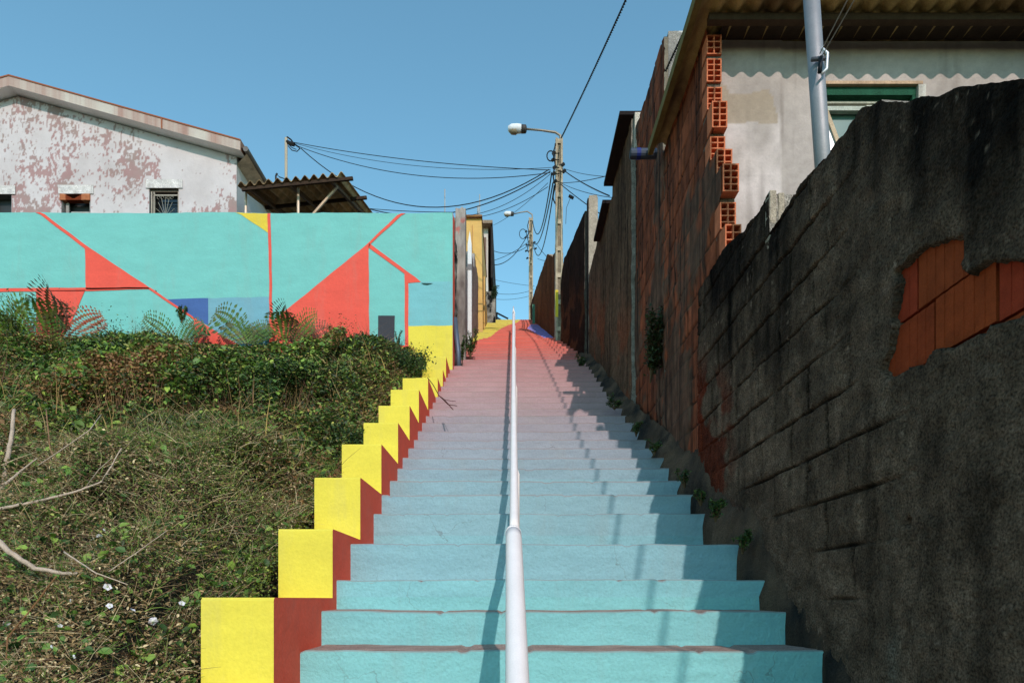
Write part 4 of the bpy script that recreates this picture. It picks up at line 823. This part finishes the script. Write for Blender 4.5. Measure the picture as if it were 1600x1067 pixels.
rp = [ribbons(38000, fpos(-6,-1.4,1.3,5.2,.10), .05, .22, .0028, [L(176,150,110),L(150,120,84),L(120,92,64),L(196,176,140),L(96,70,50)], 311, 1.0, .1),
      ribbons(12000, fpos(-10,-1.4,4.8,11,.30, lambda x, y: (shelf(x, y) < .3) | (fbm(x*9, y*9, 85) > .68)), .12, .42, .0038, [L(150,120,80),L(120,90,60),L(96,70,48),L(176,150,104),L(110,70,50)], 313, .8, .35),
      ribbons(900, fpos(-8,-2.2,6.3,7.4,.1), .2, .65, .005, [L(150,120,78),L(120,90,60),L(110,76,60)], 319, .3, 1.3),
      ribbons(900, fpos(-8,-1.5,4.8,9,.45, lambda x, y: fbm(x*.8, y*.8, 81) > .5), .2, .5, .008, [L(176,146,86),L(150,116,70),L(190,166,110)], 315, .3, 1.4),
      ribbons(16000, fpos(-6,-1.38,1.3,5.6,.06), .04, .14, .004, [L(86,108,44),L(110,128,56),L(64,86,36)], 317, .8, .7)]
v, t, c = joinp(rp); tag(np_mesh('dry_grass', v, t, c, M_STRAW), 'dry straw, dead bramble stems and grass blades tangled through the bank', 'grass', None, 'stuff')
def bank(x, y, dz=0.0):
    """point on top of the undergrowth seen at photo pixel (x, y)"""
    D = 1.2
    while D < 11.0:
        X = (x-800)/F*D; Z = (935-y)/F*D
        if Z <= float(stair(D)) + float(canopy(np.array(X), np.array(D))) + dz: break
        D += .02
    return Vector(((x-800)/F*D, D, (935-y)/F*D))
# bare branches
def branch(px, r0, r1, label, col=L(188,166,146), lift=.04, twigs=0, name='dry_branch'):
    r0 *= .64; r1 *= .66; pts = [bank(x, y, .06)+Vector((0,-lift,lift*.3)) for x, y in px]
    D = [p.y for p in pts]; md = sorted(D)[len(D)//2]          # keep the limb about one depth
    pts = [P(x, y, md+(d-md)*.25-lift) for (x, y), d in zip(px, D)]
    Q = []; 
    for i in range(len(pts)-1):
        for j in range(6): 
            t = j/6; p = pts[i].lerp(pts[i+1], t); Q.append(p+Vector((random.uniform(-1,1),random.uniform(-1,1),random.uniform(-1,1)))*r0*.16)
    Q.append(pts[-1]); n = len(Q); m = MB(); m.tube(Q, [r0+(r1-r0)*i/(n-1) for i in range(n)], 8, col)
    for k in range(twigs):
        i = random.randrange(n//3, n-1); a = Q[i]; d = Vector((random.uniform(-.2,.5), random.uniform(-.2,.2), random.uniform(.0,.5)))*.5
        m.tube([a, a+d*.5+Vector((0,0,.02)), a+d], [r1, r1*.7, r1*.35], 5, col)
    o = recenter(m.build(name, M_WOOD, smooth=True)); return tag(o, label, 'branch', 'bare branches lying on the bank')
branch([(4,782),(8,735),(17,690),(22,640)], .030, .016, 'stout bleached broken trunk standing at the left edge of the photo')
branch([(-30,800),(0,795),(60,783),(120,768),(160,752),(190,700)], .018, .005, 'long pale branch curving up from the left edge, below the broken trunk', twigs=2)
branch([(8,757),(30,738),(58,716)], .016, .006, 'short forked limb leaning off the broken trunk')
branch([(60,727),(100,700),(140,672),(158,648)], .007, .004, 'thin pale switch arching above the long branch')
branch([(-30,820),(15,862),(55,888),(100,896),(140,897)], .024, .010, 'thick pale branch running down from the left edge near the flowers')
branch([(100,862),(150,895),(200,913)], .006, .003, 'thin pale stem crossing the thick branch above the flowers')
branch([(170,893),(215,862),(262,828)], .005, .002, 'thin stalk pointing up right above the white flowers')
branch([(88,900),(50,950),(12,995),(8,1060)], .007, .005, 'brown woody stem falling from the thick branch to the lower left corner', L(140,100,66))
branch([(72,640),(78,700),(96,745)], .006, .003, 'slim upright dead stem right of the broken trunk', L(150,110,80))
branch([(232,575),(235,548),(233,530)], .012, .008, 'short grey stake standing in the brambles below the mural wall', L(150,130,110))
# ferns
def fern(base, n, ln, label, pal, seed, lean=(0,0), up=1.0, name='fern', group='ferns and shoots in front of the mural wall'):
    r = random.Random(seed); V = []; T = []; Cc = []
    def tri(a, b, c, col):
        i = len(V); V.extend([tuple(a), tuple(b), tuple(c)]); T.append((i, i+1, i+2)); Cc.extend([col]*3)
    for k in range(n):
        az = r.uniform(0, 6.28); out = Vector((math.cos(az)*.55+lean[0], math.sin(az)*.45+lean[1], 0)); L0 = ln*r.uniform(.7, 1.1); N = 22
        col0 = pal[r.randrange(len(pal))]; P0 = base + Vector((r.uniform(-.06,.06), r.uniform(-.05,.05), 0))
        def pos(t): return P0 + out*(L0*(t*.55+.35*t*t)) + Vector((0,0,1))*(L0*up*(t-.42*t*t))
        for i in range(N):
            t = i/N; t2 = (i+1)/N; a = pos(t); b = pos(t2); d = (b-a).normalized(); s = d.cross(Vector((0,-1,.25))).normalized(); w_ = .004
            tri(a-s*w_, a+s*w_, b, L(110,84,50))
            if t < .22: continue
            pl = L0*.30*math.sin(math.pi*min(1, (1-t)*1.02)**.75)*.9+.01
            for sg in (-1, 1):
                e = a + s*sg*pl + d*pl*.35 + Vector((0,-.3*pl*r.random(),-.18*pl)); hw = L0/N*.36
                c_ = tuple(q*r.uniform(.7,1.3) for q in col0); m_ = 3
                for j in range(m_):     # toothed pinna
                    q0 = a.lerp(e, j/m_); q1 = a.lerp(e, (j+1)/m_); hh = hw*(1-j/m_*.75)
                    tri(q0, q1, q0.lerp(q1,.6)+d*hh*1.5, c_); tri(q0, q0.lerp(q1,.6)-d*hh*1.3, q1, c_)
    o = np_mesh(name, np.array(V), np.array(T), np.array(Cc), M_LEAF); recenter(o); return tag(o, label, 'fern' if name == 'fern' else 'plant', group)
FG = [L(104,122,52),L(122,136,58),L(84,102,46)]; FR = [L(130,72,46),L(150,88,54),L(96,66,42)]
def mb(x, y, D=10.9): return P(x, y, D)
fern(mb(10,560,10.6), 12, 1.2, 'tall green fern clump at the left edge of the photo', FG, 401, (.05,0))
fern(mb(84,560,9.6), 6, 1.25, 'reddish brown fern against the coral field of the mural', FR+FG[:1], 402, (.1,0), 1.15)
fern(mb(388,552,10.7), 6, 1.15, 'green fern in front of the pale blue field of the mural', FG, 403)
fern(mb(448,552,9.7), 6, .95, 'reddish fern in front of the big coral triangle', FR+FG[:1], 404, (.3,0))
fern(mb(283,552,10.8), 3, .85, 'small bright fern left of the lower coral triangle', [L(84,112,56),L(70,96,50)], 405, (-.2,0))
def shrub(base, rad, h, n, s, pal, seed, label, name='shrub', cat='shrub', stems=8, group=None):
    r = np.random.default_rng(seed); base = Vector(base); m = MB(); tips = []
    for i in range(stems):
        a = r.uniform(0, 6.28); q = r.uniform(.3, 1); tip = base + Vector((math.cos(a)*rad*q, math.sin(a)*rad*q*.7, h*r.uniform(.5,1.0))); mid = base.lerp(tip, .5)+Vector((r.normal()*.02, r.normal()*.02, .03))
        m.tube([base, mid, tip], [.006,.004,.002], 4, L(88,70,46)); tips.append((base, mid, tip))
    root = thing(name, label, cat, base, group); m.build('stem', M_STRAW, root)
    ti = r.integers(0, stems, n); tt = r.uniform(.25, 1.03, n); C = np.zeros((n,3))
    for i in range(n):
        a, b, c_ = tips[ti[i]]; t = tt[i]; p = a.lerp(b, t*2) if t < .5 else b.lerp(c_, t*2-1); C[i] = p
    C += r.normal(0, rad*.13, (n,3))
    nrm = r.normal(0,1,(n,3)); nrm[:,2] += .6; nrm[:,1] -= .4; nrm /= np.linalg.norm(nrm,axis=1)[:,None]; t = r.normal(0,1,(n,3)); t -= (t*nrm).sum(1)[:,None]*nrm; t /= np.linalg.norm(t,axis=1)[:,None]; b = np.cross(nrm,t)
    sz = (s*r.uniform(.6,1.3,n))[:,None]; V = np.stack([C-t*sz*.5, C+b*sz*.25+nrm*sz*.08, C+t*sz*.55, C-b*sz*.25+nrm*sz*.08], 1).reshape(-1,3)
    F1 = np.arange(n)[:,None]*4; tr = np.concatenate([F1+np.array([0,1,2]), F1+np.array([0,2,3])]); pal = np.array(pal); col = np.repeat(pal[r.integers(0,len(pal),n)]*(.6+.7*r.random(n))[:,None], 4, 0)
    np_mesh('foliage', V, tr, col, M_LEAF, root); return root
PG = [L(50,74,34),L(66,92,40),L(90,112,50),L(40,60,32)]
shrub(P(628,606,9.6), .46, .58, 6200, .035, PG, 411, 'leafy green shrub spilling over the yellow base of the mural wall', stems=26)
shrub(P(500,562,10.3), .7, .48, 4200, .03, PG+[L(100,66,44)], 412, 'low dark shrub below the coral triangle of the mural', stems=26)
shrub(P(565,720,6.1)+Vector((-.05,0,-.1)), .30, .42, 3600, .03, PG, 413, 'dark green bush leaning on the yellow parapet half way up', stems=22)
shrub(P(622,548,10.9), .07, .40, 260, .03, [L(50,96,66),L(40,76,50)], 414, 'slender green sapling standing before the painted black door', 'sapling', 'plant', 3)
shrub(P(515,552,10.8), .06, .46, 160, .03, [L(96,74,44),L(70,80,44)], 415, 'taller of the two thin weed stalks in front of the big coral triangle', 'weed', 'plant', 2)
shrub(P(537,552,10.8), .05, .42, 140, .03, [L(96,74,44),L(70,80,44)], 416, 'shorter of the two thin weed stalks in front of the big coral triangle', 'weed', 'plant', 2)
shrub(P(40,548,10.5), .7, .9, 1500, .035, PG, 417, 'arching bramble shoots rising beside the tall fern clump', stems=12)
shrub(P(205,566,10.5), .9, .55, 2000, .03, PG+[L(84,60,50)], 418, 'thin bramble shoots in front of the mural below the hanging wall plant', stems=20)
# plant growing out of the mural wall
q_ = P(284,505,11.07); shrub(q_, .09, .36, 420, .04, [L(66,92,40),L(110,120,50),L(50,70,34)], 419, 'small plant growing out of the mural wall on the edge of the navy field', 'wall_plant', 'plant', 6)
# right wall plants and weeds at the step ends
def hang(px, py, D, rad, h, n, s, label, seed, pal=PG, name='weed', g='weeds along the foot of the right wall'):
    shrub(P(px, py, D), rad, h, n, s, pal, seed, label, name, 'plant', 7, g)
DK = [L(44,60,30),L(60,72,36),L(76,60,40)]
hang(1016,598,6.75,.20,.80,2600,.04,'large straggly plant hanging on the brick wall at the right', 431, DK, 'wall_plant', None)
hang(1118,815,4.32,.07,.16,420,.022,'weed at the end of the pale blue step just above the landing', 432)
hang(1160,865,4.02,.07,.16,420,.022,'weed at the end of the step just below the landing line', 433)
hang(1022,712,6.1,.08,.16,380,.022,'weed tuft at the foot of the brick wall where the steps turn grey', 434)
hang(994,682,6.75,.08,.16,380,.022,'weed tuft beside the first mauve grey step', 435)
hang(1095,790,4.75,.06,.12,300,.02,'small weed beside the sixth step from the bottom', 440)
hang(1070,762,5.15,.07,.15,360,.02,'weed tuft just above the landing at the foot of the orange brick', 441)
hang(960,640,7.9,.10,.16,360,.025,'weed tuft beside the lowest pink steps', 442)
hang(908,575,11.3,.14,.22,420,.03,'weed tuft at the foot of the grey outbuilding wall', 436)
hang(735,560,12.1,.14,.55,1100,.035,'climbing weeds at the foot of the weathered pier on the left', 437, PG, 'weed', 'weeds along the left edge of the stairs')
hang(722,572,11.35,.08,.5,500,.035,'weeds behind the blue grey drain pipe', 438, PG, 'weed', 'weeds along the left edge of the stairs')
hang(769,470,22,.25,.5,900,.05,'dark bush growing on top of the rubble pillar at the crest', 439, [L(36,50,30),L(60,76,40)], 'bush', None)
# creeper twig over the parapet
m = MB(); a = P(660,615,7.4); m.tube([P(668,590,7.7), P(676,600,7.6), P(686,618,7.4), P(694,624,7.3), P(708,640,7.1)], .005, 5, L(80,40,34)); m.tube([P(686,618,7.4), P(700,632,7.2), P(714,634,7.1)], .004, 5, L(80,40,34)); m.tube([P(694,624,7.3), P(703,626,7.2), P(712,627,7.1)], .003, 5, L(80,40,34))
tag(recenter(m.build('creeper_twig', M_STRAW)), 'thin dark creeper twig trailing over the yellow parapet onto the pink steps', 'twig')
# white flowers (bindweed)
fl = MB(); 
def flower_mesh():
    m = MB(); n = 25
    q = [(math.cos(2*math.pi*i/n)*(.46+.05*math.cos(10*math.pi*i/n)), math.sin(2*math.pi*i/n)*(.46+.05*math.cos(10*math.pi*i/n)), .20+.07*math.cos(6*math.pi*i/n+.7)) for i in range(n)]
    for i in range(n):
        a, b = q[i], q[(i+1) % n]; m.poly([(0,0,-.05),(a[0]*.4,a[1]*.4,.08),(b[0]*.4,b[1]*.4,.08)], L(206,208,190)); m.poly([(a[0]*.4,a[1]*.4,.08),a,b,(b[0]*.4,b[1]*.4,.08)], L(222,216,220))
    m.tube([(0,0,-.5),(0,0,-.1),(0,0,.01)], [.03,.03,.07], 6, L(110,130,70)); return m
f0 = None
FLW = [(239,971,1.25,'largest white flower, nearest the yellow parapet foot'),(206,954,1.0,'white flower left of the largest one'),(172,947,.95,'white flower in the middle of the group of three'),(168,917,1.05,'white flower topmost of the group below the thick branch'),(109,939,.7,'small white flower left of the group'),(94,978,.6,'tiny white flower lower left of the group'),(80,1012,.85,'white flower near the bottom of the bank, left one'),(114,1026,.75,'white flower near the bottom of the bank, right one'),(284,943,.8,'white flower by itself close to the parapet'),(162,829,.6,'topmost flower of the small high trio'),(156,838,.75,'middle flower of the small high trio'),(145,843,.6,'lowest flower of the small high trio'),(7,973,.6,'white flower at the left edge of the photo'),(14,976,.6,'second white flower at the left edge of the photo'),(313,850,.5,'tiny white bloom below the second yellow block'),(112,575,.6,'pale round bloom among the brambles high on the bank, right one'),(73,584,.6,'pale round bloom among the brambles high on the bank, left one')]
for x, y, s, lab in FLW:
    p = bank(x, y, .03)
    if f0 is None: f0 = flower_mesh().build('white_flower', M_RAIL); o = f0
    else: o = f0.copy(); COL.objects.link(o)
    k = p.y/F; o.location = p; o.scale = (s*12.5*k, s*12.5*k*random.uniform(.7,1), s*12.5*k); o.rotation_euler = (math.radians(60+random.uniform(-20,20)), random.uniform(-.4,.4), random.uniform(0,6.28)); tag(o, lab, 'flower', 'white flowers on the bank')
